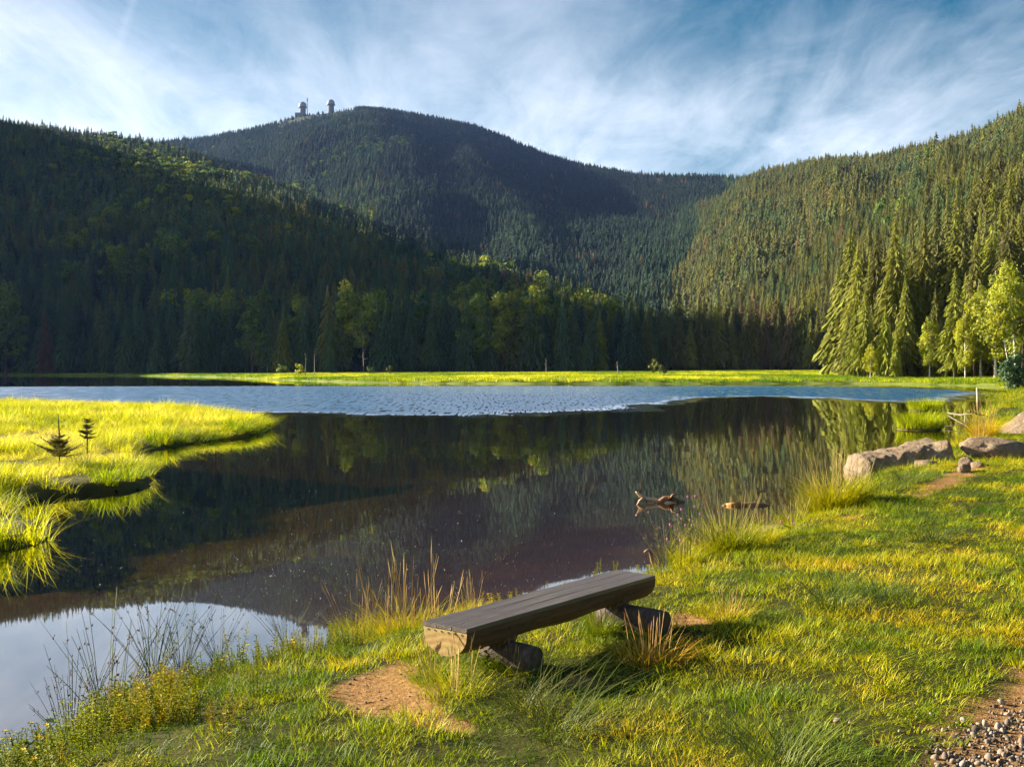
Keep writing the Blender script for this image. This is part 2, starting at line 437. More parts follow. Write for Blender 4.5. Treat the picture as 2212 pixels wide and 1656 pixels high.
def mat_water():
    b = NB('lake_water'); p = b.pos()
    rip = b.n('ShaderNodeAttribute', attribute_type='GEOMETRY', attribute_name='ripple').outputs['Fac']
    edge = b.noise(0.16, 6, 0.7, 0.3, b.mapping(p, (0.8, 0.5, 1)))
    r = b.math('ADD', rip, b.math('MULTIPLY', b.math('SUBTRACT', edge, 0.5), 1.1))
    r = b.math('MULTIPLY', b.math('SUBTRACT', r, 0.25), 1.9, clamp=True)
    w1 = b.noise(1.0, 3, 0.6, 0.3, b.mapping(p, (7.0, 0.36, 1)))
    w2 = b.noise(1.0, 4, 0.6, 0.2, b.mapping(p, (1.4, 0.2, 1), loc=(31, 7, 0)))
    ty = b.math('MULTIPLY', b.math('SUBTRACT', w1, 0.40), 3.2)
    ty = b.math('MINIMUM', b.math('MAXIMUM', ty, -0.005), 0.18)
    ty = b.math('MULTIPLY', b.math('MULTIPLY', ty, r), -1.0)
    tx = b.math('MULTIPLY', b.math('MULTIPLY', b.math('SUBTRACT', w2, 0.5), 0.5), r)
    facet = b.n('ShaderNodeCombineXYZ'); b.L.new(tx, facet.inputs[0]); b.L.new(ty, facet.inputs[1])
    swell = b.math('SUBTRACT', b.noise(0.6, 2, 0.5, 0.0, p), 0.5)
    calm = b.bump(b.math('MULTIPLY', swell, 0.003), 1.0, 0.75)
    va = b.n('ShaderNodeVectorMath', operation='ADD'); b.L.new(calm, va.inputs[0]); b.L.new(facet.outputs[0], va.inputs[1])
    vn = b.n('ShaderNodeVectorMath', operation='NORMALIZE'); b.L.new(va.outputs[0], vn.inputs[0])
    nrm = vn.outputs[0]
    bf = b.n('ShaderNodeNewGeometry').outputs['Backfacing']
    ior = b.math('SUBTRACT', 1.33, b.math('MULTIPLY', bf, 1.33 - 1 / 1.33))
    fr = b.n('ShaderNodeFresnel', {'IOR': ior}); b.L.new(nrm, fr.inputs['Normal'])
    fac = b.math('ADD', b.math('POWER', fr.outputs[0], 0.55), b.math('MULTIPLY', r, 0.3), clamp=True)
    gl = b.n('ShaderNodeBsdfGlossy', {'Roughness': 0.015}); gl.inputs[0].default_value = (1, 1, 1, 1)
    b.L.new(nrm, gl.inputs['Normal'])
    tr = b.n('ShaderNodeBsdfTransparent'); tr.inputs[0].default_value = (0.74, 0.56, 0.26, 1)
    mx = b.n('ShaderNodeMixShader'); b.L.new(fac, mx.inputs[0]); b.L.new(tr.outputs[0], mx.inputs[1]); b.L.new(gl.outputs[0], mx.inputs[2])
    return b.done(mx.outputs[0])
M_WATER = mat_water()

# ------------------------------------------------------------------ the lie of the land
NEAR_SHORE = [(-2.9, -60), (-3.0, 0), (-2.95, 3.6), (-2.78, 4.7), (-2.5, 5.35), (-2.3, 6.05), (-2.02, 6.7), (-1.6, 7.1), (-1.15, 7.5),
              (-0.5, 8.1), (0.05, 8.7), (0.6, 9.3), (1.05, 9.9), (1.5, 10.6), (2.2, 11.6), (2.9, 12.7), (3.5, 13.9), (4.4, 15.6),
              (5.4, 17.6), (6.1, 19.4), (7.4, 21.0), (9.2, 23.5), (10.6, 27.0), (12.8, 31.6), (15.2, 36.5), (18.0, 43), (21.0, 50),
              (26, 60), (31, 72), (40, 90), (49, 108), (54, 122)]
FAR_SHORE = [(57, 130), (56, 140), (54, 152), (49, 160), (38, 157), (25, 155), (12, 156.5), (0, 155), (-12, 161), (-24, 172), (-46, 215),
             (-71, 280), (-100, 330), (-132, 368), (-184, 398), (-215, 360), (-270, 290), (-420, 250), (-900, 210), (-1800, 180)]
LAND = NEAR_SHORE + FAR_SHORE + [(-1800, 5000), (4000, 5000), (4000, -60)]
ISLAND = [(-14, 10.6), (-9, 11.3), (-6.0, 11.7), (-5.45, 12.4), (-5.35, 13.0), (-5.75, 14.0), (-6.9, 15.2), (-7.4, 16.6), (-6.9, 17.9), (-6.35, 18.6),
          (-6.45, 19.6), (-7.1, 21.4), (-8.3, 24.0), (-9.0, 26.4), (-9.0, 28.2), (-8.5, 30.6), (-7.9, 33.2), (-7.8, 35.5), (-8.4, 38.0), (-10.2, 42),
          (-12, 48), (-18, 54), (-29, 61), (-60, 66), (-60, 10)]

LEFT_HILL = [(-3600, 800, 330, 470), (-2500, 730, 333, 395), (-1500, 730, 336, 340), (-600, 908, 296, 382), (0, 1100, 240, 425), (180, 1100, 225, 425), (360, 1100, 214, 425), (500, 1050, 181, 430), (700, 950, 131, 435),  # unseen rows left of the frame raised and bulged to shade slope and valley
             (940, 800, 73, 440), (1150, 670, 43, 445), (1330, 560, 18, 450), (1450, 520, 2, 470), (1560, 500, -8, 480), (3000, 500, -8, 480)]
def topv(rows, tree):
    return [(u, y, 2 + y * (VH - v) / FP - tree, f) for u, v, y, f in rows]
MID_RIDGE = topv([(-600, 330, 1600, 1150), (0, 318, 1600, 1150), (300, 310, 1600, 1150), (400, 318, 1600, 1150), (560, 352, 1580, 1100), (700, 374, 1550, 1050), (820, 396, 1500, 1000),
                  (930, 432, 1450, 950), (1010, 490, 1380, 900), (1080, 560, 1300, 850), (1150, 640, 1200, 800), (1250, 760, 1100, 800), (3000, 760, 1100, 800)], 11)
MOUNTAIN = topv([(-600, 420, 2300, 1200), (0, 340, 2250, 1100), (300, 312, 2220, 1000), (360, 302, 2200, 1000), (500, 286, 2200, 950), (600, 262, 2220, 900), (645, 241, 2240, 850), (670, 240, 2240, 850), (700, 237, 2250, 850),
                 (740, 230, 2250, 820), (790, 224, 2250, 800), (830, 228, 2250, 800), (950, 249, 2220, 780), (1010, 263, 2200, 760), (1100, 296, 2150, 720), (1160, 326, 2100, 700),
                 (1270, 359, 2000, 680), (1400, 377, 1900, 660), (1590, 380, 1800, 660), (1700, 392, 1800, 700), (2000, 420, 1800, 900), (3000, 450, 1800, 900)], 8.5)
RIGHT_HILL = topv([(-600, 790, 900, 600), (1400, 760, 900, 640), (1420, 680, 950, 640), (1450, 600, 1020, 620), (1480, 520, 1100, 600), (1530, 446, 1200, 570), (1590, 386, 1280, 540), (1640, 365, 1300, 520),
                   (1700, 350, 1250, 480), (1800, 340, 1200, 410), (1900, 331, 1100, 340), (1960, 316, 1050, 300), (2040, 299, 1000, 265), (2100, 281, 950, 245), (2160, 259, 900, 230),
                   (2211, 238, 850, 220), (2400, 175, 760, 200), (3000, 60, 650, 170), (4200, -80, 560, 150)], 12.5)

def ridge(rows, u, y, power, back, seed):
    r = np.array(rows, float)
    def ip(c):
        # light smoothing of the table so that crests do not kink
        return (np.interp(u - 25, r[:, 0], r[:, c]) + np.interp(u, r[:, 0], r[:, c]) * 2 + np.interp(u + 25, r[:, 0], r[:, c])) / 4
    yc, zc, yf = ip(1), ip(2), ip(3)
    t = (y - yf) / np.maximum(yc - yf, 1)
    tf = np.clip(t, 0, 1)
    prof = tf ** power
    if seed == 47:      # two spurs run down the right-hand slope
        for (uc, sl, wd, am) in ((1620, 0.05, 60, 9.0), (1800, -0.10, 60, 15.0), (2010, -0.12, 60, 9.0)):
            prof = prof + am / np.maximum(zc, 60) * np.exp(-((u - uc - sl * (y - 800)) / wd) ** 2) * np.sin(tf * math.pi)
    prof = prof + 0.10 * np.sin(tf * math.pi) * fbm(u / 260.0, tf * 2.2, 0, seed, 3)
    z = zc * prof
    z = np.where(t > 1, zc - np.maximum(y - yc, 0) * back, z)
    return np.where(t < 0, -30 + 0 * z, z)

def hills(x, y):
    u = U0 + x / np.maximum(y, 1) * FP
    zs = [ridge(LEFT_HILL, u, y, 0.92, 0.30, 11), ridge(MID_RIDGE, u, y, 1.0, 0.18, 23), ridge(MOUNTAIN, u, y, 0.95, 0.5, 31), ridge(RIGHT_HILL, u, y, 0.95, 0.35, 47)]
    k = 4.0
    m = np.maximum.reduce(zs)
    z = m + k * np.log(sum(np.exp((q - m) / k) for q in zs)) - 0.0
    z = np.maximum(z - 1.0, 0)
    z = z + np.clip(z / 60, 0, 1) * 5.0 * fbm(x / 70.0, y / 90.0, 0, 5, 3)
    return np.maximum(z, 0)

def bank_z(x, y, s=None):
    """height of the shore land and the lake bed"""
    if s is None: s = poly_sdf(x, y, LAND)
    sw = s + 0.16 * fbm(np.asarray(x) * 1.4, np.asarray(y) * 1.4, 0, 3, 3) * np.clip(12.0 / np.maximum(np.asarray(y), 6), 0.3, 1.5)
    land = 0.03 + 0.25 * (1 - np.exp(-np.maximum(sw, 0) / 0.35)) + 0.30 * (1 - np.exp(-np.maximum(sw, 0) / 7.0))
    land = land + 0.035 * fbm(np.asarray(x) * 0.9, np.asarray(y) * 0.9, 0, 9, 4) * np.clip(sw, 0, 1)
    bed = -0.03 + 0.05 * np.minimum(sw, 0) - 0.03 * np.maximum(-sw - 5, 0) ** 1.4
    return np.where(sw > 0, land, np.maximum(bed, -3.0))

def far_z(x, y):
    s = poly_sdf(x, y, LAND)
    z = bank_z(x, y, s) + np.clip((s - 4) * 0.006, 0, 1.0)
    return z + hills(x, y) * smooth((s - 6) / 40.0), s

# distant land: forest floor, marsh
us = np.concatenate([np.arange(-3600, -200, 60), np.arange(-200, 2420, 8), np.arange(2420, 4200, 60)]).astype(float)
ys = [118.0]
while ys[-1] < 260: ys.append(ys[-1] + 2.2)
while ys[-1] < 460: ys.append(ys[-1] + 5)
while ys[-1] < 2700: ys.append(ys[-1] * 1.012)
ys = np.array(ys)
UU, YY = np.meshgrid(us, ys)
XX = (UU - U0) * YY / FP
ZZ, SS = far_z(XX, YY)
hill_amount = hills(XX, YY)
keep_all = (SS[:-1, :-1] > -7) | (SS[1:, 1:] > -7)
cell_hill = (hill_amount[:-1, :-1] + hill_amount[1:, 1:]) > 1.0
far_land = link('forest_hills', grid_mesh('forest_hills', XX, YY, ZZ, [M_FOREST_FLOOR], keep=keep_all & cell_hill))
tag(far_land, 'wooded mountain and hill slopes rising behind the lake', 'hills', kind='structure')
marsh_land = link('marsh_meadow', grid_mesh('marsh_meadow', XX, YY, ZZ, [M_MARSH], keep=keep_all & ~cell_hill))
tag(marsh_land, 'flat yellow green marsh meadow along the far shore', 'meadow', kind='structure')

# near bank and lake bed
DIRT = [
    [P(*q, 0.36) for q in ((918, 1392), (835, 1408), (745, 1455), (728, 1495), (800, 1525), (900, 1560), (1000, 1572), (1030, 1545), (965, 1500), (912, 1470), (925, 1430))],
    [P(*q, 0.36) for q in ((1470, 1312), (1540, 1330), (1505, 1352), (1450, 1345), (1440, 1320))],
    [P(*q, 0.30) for q in ((1950, 1066), (2030, 1040), (2085, 1005), (2125, 1015), (2070, 1052), (1990, 1078))],
    [P(*q, 0.30) for q in ((1810, 1118), (1860, 1096), (1885, 1104), (1840, 1124))],
    [P(*q, 0.42) for q in ((2320, 1390), (2190, 1430), (2120, 1510), (2070, 1560), (1960, 1640), (1900, 1760), (2500, 1760), (2500, 1390))],
    [P(*q, 0.36) for q in ((1250, 1432), (1290, 1428), (1295, 1438), (1260, 1442))],
    [P(*q, 0.36) for q in ((1210, 1462), (1265, 1455), (1270, 1475), (1220, 1480))],
]
def dirt_at(x, y):
    d = np.zeros(np.shape(x))
    for i, p in enumerate(DIRT):
        w = (0.22, 0.15, 0.35, 0.25, 0.45, 0.15, 0.12)[i]
        d = np.maximum(d, smooth(0.5 + (poly_sdf(x, y, p) + 0.16 * fbm(np.asarray(x) * 2.6, np.asarray(y) * 2.6, 0, 131 + i, 4)) / (2 * w)))
    return d
xl = np.concatenate([np.arange(-8, 11, 0.1), np.geomspace(11, 130, 70)])
yl = np.concatenate([np.array([-60, -30, -15, -6]), np.arange(-3, 24, 0.1), np.geomspace(24, 119.5, 70)])
GX, GY = np.meshgrid(xl, yl)
GS = poly_sdf(GX, GY, LAND)
GZ = bank_z(GX, GY, GS)
GD = dirt_at(GX, GY)
GZ = GZ - 0.03 * GD
on_land = (GS[:-1, :-1] > -0.35) | (GS[1:, 1:] > -0.35) | (GS[:-1, 1:] > -0.35) | (GS[1:, :-1] > -0.35)
bank = link('lake_bank', grid_mesh('lake_bank', GX, GY, GZ, [M_GROUND], {'dirt': GD}, on_land))
tag(bank, 'sunny grassy bank with trodden brown soil patches', 'bank', kind='structure')
bu = np.concatenate([np.arange(-3600, -300, 300), np.arange(-300, 2500, 20), np.arange(2500, 4300, 300)]).astype(float)
by = np.concatenate([[-60, -20, -5, 1], np.arange(2, 14, 0.25), np.geomspace(14, 430, 150)])
BU, BY = np.meshgrid(bu, by)
BX = (BU - U0) * np.maximum(BY, 9) / FP
BS = poly_sdf(BX, BY, LAND)
BZ = bank_z(BX, BY, np.minimum(BS, -0.2)) - 0.02
SAND = np.clip(0.95 - np.maximum(-BS, 0) / 4.4, 0, 1) * smooth((BX + 3.2) / 2.5) + 0.3 * np.exp(-((BX + 2.2) / 0.9) ** 2 - ((BY - 13.9) / 0.5) ** 2)
bed = link('lake_bed', grid_mesh('lake_bed', BX, BY, BZ, [M_BED], {'sand': SAND}, (BS[:-1, :-1] < 0.6) | (BS[1:, 1:] < 0.6)))
tag(bed, 'reddish brown lake bed under the clear shallow water', 'lake bed', kind='structure')

def ground_z(x, y):
    return float(bank_z(np.array([x]), np.array([y]))[0] - 0.03 * dirt_at(np.array([x]), np.array([y]))[0])

# island of sedge
ix = np.arange(-60, -4.0, 0.25); iy = np.arange(9.5, 68, 0.3)
IX, IY = np.meshgrid(ix, iy)
IS = poly_sdf(IX, IY, ISLAND)
def island_z(x, y, s=None):
    if s is None: s = poly_sdf(x, y, ISLAND)
    sw = s + 0.25 * fbm(np.asarray(x) * 0.8, np.asarray(y) * 0.8, 0, 71, 3)
    return np.where(sw > -0.05, 0.02 + 0.16 * (1 - np.exp(-np.maximum(sw, 0) / 0.3)) + 0.04 * fbm(np.asarray(x) * 0.5, np.asarray(y) * 0.5, 0, 72, 3), -0.25)
IZ = island_z(IX, IY, IS)
isl = link('marsh_island', grid_mesh('marsh_island', IX, IY, IZ, [M_PEAT], keep=(IZ[:-1, :-1] > -0.2) | (IZ[1:, 1:] > -0.2)))
tag(isl, 'low peaty island reaching in from the left', 'island', kind='structure')

# water: one sheet with a wind-rippled field in the middle of the lake
RIP = [P(*q) for q in ((-500, 836), (0, 835), (600, 833.5), (1106, 833.5), (1600, 834), (1900, 835), (2060, 840), (2140, 848), (2080, 862), (1990, 871), (1900, 868), (1800, 860), (1650, 855), (1540, 857), (1430, 868),
                       (1300, 887), (1000, 897), (560, 892), (0, 890), (-500, 890))]
wu = np.concatenate([np.arange(-3600, -300, 300), np.arange(-300, 2500, 25), np.arange(2500, 4300, 300)]).astype(float)
wy = np.concatenate([[-60, -20, -5, 1], np.arange(2, 12, 1.0), np.geomspace(12, 430, 170)])
WU, WY = np.meshgrid(wu, wy)
WX = (WU - U0) * np.maximum(WY, 30) / FP
WR = smooth(0.5 + poly_sdf(WX, WY, RIP) / 14.0)
water = link('lake_water', grid_mesh('lake_water', WX, WY, np.zeros_like(WX), [M_WATER], {'ripple': WR}))
tag(water, 'dark still lake mirroring hills and sky, wind rippled in the middle', 'water', kind='structure')

# ------------------------------------------------------------------ scatter with geometry nodes (uncountable stuff only)
def proto_collection(name, meshes):
    c = bpy.data.collections.new(name)
    for i, me in enumerate(meshes):
        o = bpy.data.objects.new('%s_%02d' % (name, i), me); c.objects.link(o)
    return c

def scatter(name, coll, pts, rot, scl, idx, tint, label, cat):
    n = len(pts)
    me = bpy.data.meshes.new(name)
    me.vertices.add(n); me.vertices.foreach_set('co', np.asarray(pts, np.float32).ravel())
    def at(k, ty, a, key='value'):
        x = me.attributes.new(k, ty, 'POINT'); x.data.foreach_set(key, a)
    scl = np.asarray(scl, np.float32)
    if scl.ndim == 1: scl = np.repeat(scl[:, None], 3, 1)
    at('rot', 'FLOAT_VECTOR', np.asarray(rot, np.float32).ravel(), 'vector')
    at('scl', 'FLOAT_VECTOR', scl.ravel(), 'vector')
    at('idx', 'INT', np.asarray(idx, np.int32))
    at('tint', 'FLOAT', np.asarray(tint, np.float32))
    o = link(name, me)
    g = bpy.data.node_groups.new('scatter_' + name, 'GeometryNodeTree')
    g.interface.new_socket('Geometry', in_out='INPUT', socket_type='NodeSocketGeometry')
    g.interface.new_socket('Geometry', in_out='OUTPUT', socket_type='NodeSocketGeometry')
    gi, go = g.nodes.new('NodeGroupInput'), g.nodes.new('NodeGroupOutput')
    ci = g.nodes.new('GeometryNodeCollectionInfo'); ci.inputs['Collection'].default_value = coll
    ci.inputs['Separate Children'].default_value = True; ci.inputs['Reset Children'].default_value = True
    ip = g.nodes.new('GeometryNodeInstanceOnPoints'); ip.inputs['Pick Instance'].default_value = True
    def na(k, ty):
        nd = g.nodes.new('GeometryNodeInputNamedAttribute'); nd.data_type = ty; nd.inputs['Name'].default_value = k
        return nd.outputs['Attribute']
    g.links.new(gi.outputs[0], ip.inputs['Points'])
    g.links.new(ci.outputs[0], ip.inputs['Instance'])
    g.links.new(na('idx', 'INT'), ip.inputs['Instance Index'])
    g.links.new(na('rot', 'FLOAT_VECTOR'), ip.inputs['Rotation'])
    g.links.new(na('scl', 'FLOAT_VECTOR'), ip.inputs['Scale'])
    g.links.new(ip.outputs[0], go.inputs[0])
    md = o.modifiers.new('scatter', 'NODES'); md.node_group = g
    return tag(o, label, cat, kind='stuff')

# ------------------------------------------------------------------ trees
def spruce_crown(mb, H, R, seed, whorls, nb, segs, bare=0.08, mat=0, power=0.85, droop=0.5, gaps=0.1):
    """tiers of drooping, jagged branch skirts; with segs > 1 each branch also carries hanging twigs"""
    r = random.Random(seed)
    for i in range(whorls):
        t = bare + (1 - bare) * (i + r.uniform(-0.3, 0.3)) / whorls
        t = min(max(t, bare), 0.975)
        z = H * t
        base = R * (1 - (t - bare) / (1 - bare)) ** power
        if t < bare + 0.10: base *= 0.78
        base = max(base, 0.10 * R * (1.05 - t) + 0.10)
        k = max(4, int(nb * (0.5 + 0.5 * (1 - t)) + 0.5))
        a0 = r.uniform(0, 6.28)
        tips, bl = [], []
        for j in range(k):
            a = a0 + 6.283 * (j + r.uniform(-0.25, 0.25)) / k
            Lh = base * r.uniform(0.55, 1.2)
            dr = droop * r.uniform(0.65, 1.35) * (1.2 - 0.6 * t)
            tips.append((a, Lh, dr)); bl.append(r.random())
        up = H / whorls * 0.9 + base * 0.10
        for j in range(k):
            a, Lh, dr = tips[j]
            if r.random() < gaps: continue
            dx, dy = math.cos(a), math.sin(a); sx, sy = -dy, dx
            ap = (dx * 0.04 * Lh, dy * 0.04 * Lh, z + up * r.uniform(0.6, 1.0))
            half = math.pi / k * r.uniform(0.75, 1.15)
            notch = Lh * r.uniform(0.45, 0.72)
            zt = z - dr * Lh
            def at(aa, rr, zz): return (math.cos(aa) * rr, math.sin(aa) * rr, zz)
            tip = at(a, Lh, zt)
            nl = at(a - half, notch, z - dr * notch * 1.15); nr_ = at(a + half, notch, z - dr * notch * 1.15)
            if segs == 1:
                mb.add([ap, nl, tip, nr_], [(0, 1, 2), (0, 2, 3)], mat, bl[j])
                continue
            # body of the branch as a bent fan plus ragged hanging twigs
            pts = []
            for q in range(segs + 1):
                f = q / segs
                zz = ap[2] + (zt - ap[2]) * (0.35 * f + 0.65 * f * f) + 0.06 * Lh * max(0, f - 0.75)
                pts.append((dx * Lh * f, dy * Lh * f, zz))
            for q in range(segs):
                f = (q + 0.5) / segs
                p0, p1 = pts[q], pts[q + 1]
                w = Lh * math.tan(half) * min(1.0, 0.35 + f) * (1.25 - f) * 1.25
                for sgn in (-1, 1):
                    ww = w * r.uniform(0.55, 1.2); hang = (0.16 * Lh + 0.25 * w) * r.uniform(0.5, 1.5)
                    q1 = (p0[0] + (p1[0] - p0[0]) * 1.1 + sx * ww * sgn, p0[1] + (p1[1] - p0[1]) * 1.1 + sy * ww * sgn, p1[2] - hang)
                    mb.add([p0, p1, q1], [(0, 1, 2)], mat, min(1, max(0, bl[j] + r.uniform(-.25, .25))))
                    if segs > 3:
                        q2 = (q1[0] + (p1[0] - p0[0]) * r.uniform(.2, .9), q1[1] + (p1[1] - p0[1]) * r.uniform(.2, .9), q1[2] - hang * r.uniform(.1, .6))
                        q3 = (p1[0] * .6 + q1[0] * .4, p1[1] * .6 + q1[1] * .4, p1[2] * .6 + q1[2] * .4)
                        mb.add([q1, q3, q2], [(0, 1, 2)], mat, min(1, max(0, bl[j] + r.uniform(-.25, .25))))
                if q > 0:
                    hang = 0.22 * Lh * r.uniform(0.4, 1.2)
                    mb.add([p0, p1, ((p0[0] + p1[0]) / 2, (p0[1] + p1[1]) / 2, p1[2] - hang)], [(0, 1, 2)], mat, bl[j])
    mb.add([(0.13, 0, H * 0.93), (-0.07, 0.11, H * 0.93), (-0.07, -0.11, H * 0.93), (0, 0, H)], [(0, 1, 3), (1, 2, 3), (2, 0, 3)], mat, 0.5)

def trunk_tube(mb, H, r0, n=5, mat=0, lean=(0, 0), seed=0, segs=4, top=0.97):
    r = random.Random(seed)
    pts, rad = [], []
    for i in range(segs + 1):
        f = i / segs
        wob = 0.010 * H * (r.random() - .5) * (0 if i == 0 else 1)
        pts.append((lean[0] * H * f * f + wob, lean[1] * H * f * f + wob * .5, H * top * f - (0.4 if i == 0 else 0)))
        rad.append(r0 * (1 - 0.92 * f) * (1.25 if i == 0 else 1))
    mb.tube(pts, rad, n, mat, 0.5)
    return pts

def leaf_crown(mb, H, zc, rx, rz, seed, n, size, lumps, mat=0, hang=0.0, centre=(0, 0)):
    r = random.Random(seed)
    ls = []
    for i in range(lumps):
        while True:
            v = [r.uniform(-1, 1) for _ in range(3)]
            q = v[0] ** 2 + v[1] ** 2 + v[2] ** 2
            if 0.12 < q < 1: break
        taper = 1 - 0.45 * max(0, v[2])
        ls.append((centre[0] + v[0] * rx * taper, centre[1] + v[1] * rx * taper, zc + v[2] * rz, rx * r.uniform(0.26, 0.5), r.random()))
    for i in range(n):
        l = ls[r.randrange(lumps)]
        v = mathutils.Vector((r.gauss(0, 1), r.gauss(0, 1), r.gauss(0, 0.8)))
        v.normalize(); d = l[3] * r.uniform(0.55, 1.05)
        c = mathutils.Vector((l[0], l[1], l[2] - hang * r.random() * l[3])) + v * d
        nrm = (v + mathutils.Vector((r.uniform(-.8, .8), r.uniform(-.8, .8), r.uniform(-.3, .9)))).normalized()
        a = nrm.orthogonal().normalized(); b = nrm.cross(a)
        t = r.uniform(0, 6.28); a, b = a * math.cos(t) + b * math.sin(t), b * math.cos(t) - a * math.sin(t)
        s = size * r.uniform(0.55, 1.3)
        mb.add([tuple(c - a * s * .9 - b * s * .3), tuple(c + a * s * .2 - b * s * .6), tuple(c + a * s), tuple(c - a * s * .1 + b * s * .65)], [(0, 1, 2, 3)], mat, l[4] * 0.6 + r.random() * 0.4)

def proto_spruce(seed, lod):
    H = 25.0
    rr = random.Random(seed)
    R = rr.uniform(3.3, 4.5); bare = rr.uniform(0.03, 0.2)
    c, t = MB(), MB()
    if lod == 0: spruce_crown(c, H, R, seed, 54, 15, 5, bare, gaps=0.2, droop=0.42)
    elif lod == 1: spruce_crown(c, H, R * 1.1, seed, 34, 12, 3, bare, gaps=0.12, power=0.78)
    else: spruce_crown(c, H * rr.uniform(0.9, 1.05), R * 1.15, seed, 19, 9, 1, bare, gaps=0.08, power=0.76)
    trunk_tube(t, H, 0.26, 6 if lod == 0 else 4, seed=seed)
    return c, t

def joined(c, t, mats, name):
    m = MB(); m.add(c.v, c.f, 0); m.bl = list(c.bl)
    o = len(m.v); m.v += t.v; m.f += [tuple(i + o for i in f) for f in t.f]; m.m += [1] * len(t.f); m.bl += t.bl
    return m.mesh(name, mats)

far_protos = []
for i in range(5):
    c, t = proto_spruce(100 + i, 2); far_protos.append(joined(c, t, [M_SPRUCE, M_BARK], 'far_spruce'))
for i in range(3):
    c = MB(); leaf_crown(c, 20, 12.5, 4.4, 7.0, 200 + i, 420, 0.85, 16)
    t = MB(); trunk_tube(t, 14, 0.3, 4, seed=i)
    far_protos.append(joined(c, t, [M_LEAF, M_BARK], 'far_broadleaf'))
mid_protos = []
for i in range(5):
    c, t = proto_spruce(120 + i, 1); mid_protos.append(joined(c, t, [M_SPRUCE, M_BARK], 'mid_spruce'))
for i in range(3):
    c = MB(); leaf_crown(c, 20, 12.5, 4.2, 7.2, 220 + i, 1300, 0.5, 24)
    t = MB(); trunk_tube(t, 14, 0.3, 4, seed=i)
    mid_protos.append(joined(c, t, [M_LEAF, M_BARK], 'mid_broadleaf'))
C_FAR = proto_collection('far_tree', far_protos)
C_MID = proto_collection('mid_tree', mid_protos)

# forest points over the hills
def forest_points():
    rs = np.random.RandomState(21)
    out = []
    for (y0, y1, cell) in ((178, 460, 3.9), (460, 800, 3.9), (800, 1300, 4.3), (1300, 2320, 5.4)):
        y = np.arange(y0, y1, cell)
        xm0, xm1 = ux(-260, y1), ux(2480, y1)
        x = np.arange(xm0, xm1, cell)
        X, Y = np.meshgrid(x, y)
        X = X + rs.uniform(-.48, .48, X.shape) * cell; Y = Y + rs.uniform(-.48, .48, Y.shape) * cell
        X, Y = X.ravel(), Y.ravel()
        U = U0 + X / Y * FP
        k = (U > -260) & (U < 2480)
        out.append(np.stack([X[k], Y[k]], 1))
    p = np.concatenate(out)
    Z, S = far_z(p[:, 0], p[:, 1])
    H = hills(p[:, 0], p[:, 1])
    U = U0 + p[:, 0] / p[:, 1] * FP
    return p, Z, S, H, U
FP_, FZ, FS, FH, FU = forest_points()
rs = np.random.RandomState(5)
fy = FP_[:, 1]; fx = FP_[:, 0]
# where forest stands: on the slopes, and behind the marsh
edge_y = np.interp(FU, [-300, 0, 300, 570, 700, 1106, 1450, 1700, 1790, 1815, 1830, 1900, 2000, 2080, 2211, 2500], [395, 408, 392, 372, 365, 372, 380, 390, 370, 260, 205, 196, 188, 182, 178, 170])
edge_y = edge_y + 12 * fbm(FU / 60.0, 0 * FU, 0, 13, 3)
ok = (fy > edge_y) & (FS > 5)
ok &= rs.rand(len(fx)) < 0.93
# clearing on the summit
summit = (fy > 2120) & (FU > 600) & (FU < 770)
ok &= ~(summit & (rs.rand(len(fx)) < 0.85))
p = FP_[ok]; fz = FZ[ok]; fu = FU[ok]; fh = FH[ok]
# heights
th = (1 + 0.2 * fbm(p[:, 0] / 25, p[:, 1] / 25, 0, 41, 2) + rs.normal(0, 0.17, len(p))) * np.interp(p[:, 1], [178, 330, 420, 700, 1000, 1800], [24, 23, 21.5, 16, 13, 10.5])
th = np.where((fh > 400), th * np.clip(1 - (fh - 400) / 260, 0.35, 1), th)
th = np.clip(th, 4.5, 36)
# hide test: drop trees that stand wholly behind nearer ground and trees
el_top = (fz + th - CAM_H) / p[:, 1]; el_gr = (fz + th * 0.55 - CAM_H) / p[:, 1]
bins = np.clip(((fu + 300) / 6).astype(int), 0, 500)
order = np.argsort(p[:, 1]); vis = np.zeros(len(p), bool); run = np.full(520, -1.0)
for i in order:
    b = bins[i]
    if el_top[i] > min(run[max(b - 1, 0)], run[b], run[b + 1]) - 0.004: vis[i] = True
    if el_gr[i] > run[b]: run[b] = el_gr[i]
p, fz, fu, fh, th = p[vis], fz[vis], fu[vis], fh[vis], th[vis]
n = len(p)
# species: broadleaved patches on the left hill and on the middle ridge
dec = 0.5 + 0.9 * fbm(p[:, 0] / 90, p[:, 1] / 130, 0, 61, 3)
left = (fu < 1450) & (p[:, 1] < 1150)
el = (fz + th - CAM_H) / p[:, 1] * FP
pd = np.where(left, np.clip(dec - 0.40, 0, 1) * 1.6 * smooth((el - 150) / 90) * smooth((fu - 150) / 500 + 0.35), np.where(p[:, 1] < 1650, np.clip(dec - 0.45, 0, 1) * 0.9 * (fu < 1000), 0.01))
pd = np.where((fu > 1900) & (p[:, 1] < 700), 0.01 + 0.08 * (dec > 0.8), pd)
pd = np.where((fu > 1800) & (p[:, 1] < 330), 0.0, pd)
pd = np.where((fu > 930) & (p[:, 1] > 640) & (fu < 1900), 0.0, pd)
pd = np.where((p[:, 1] > 1150) & (fu < 1000), pd * 0.45, pd)
lower = (fu > 330) & (fu < 1460) & (p[:, 1] < 760) & (el > 168)  # slope where sunlit crowns are imitated by more and paler broadleaves
pd = np.where(lower, np.maximum(pd, np.clip(dec - 0.30, 0, 1) * 0.95), pd)
isdec = rs.rand(n) < pd
tint_n = 0.5 + 0.6 * fbm(p[:, 0] / 45, p[:, 1] / 60, 0, 81, 3)
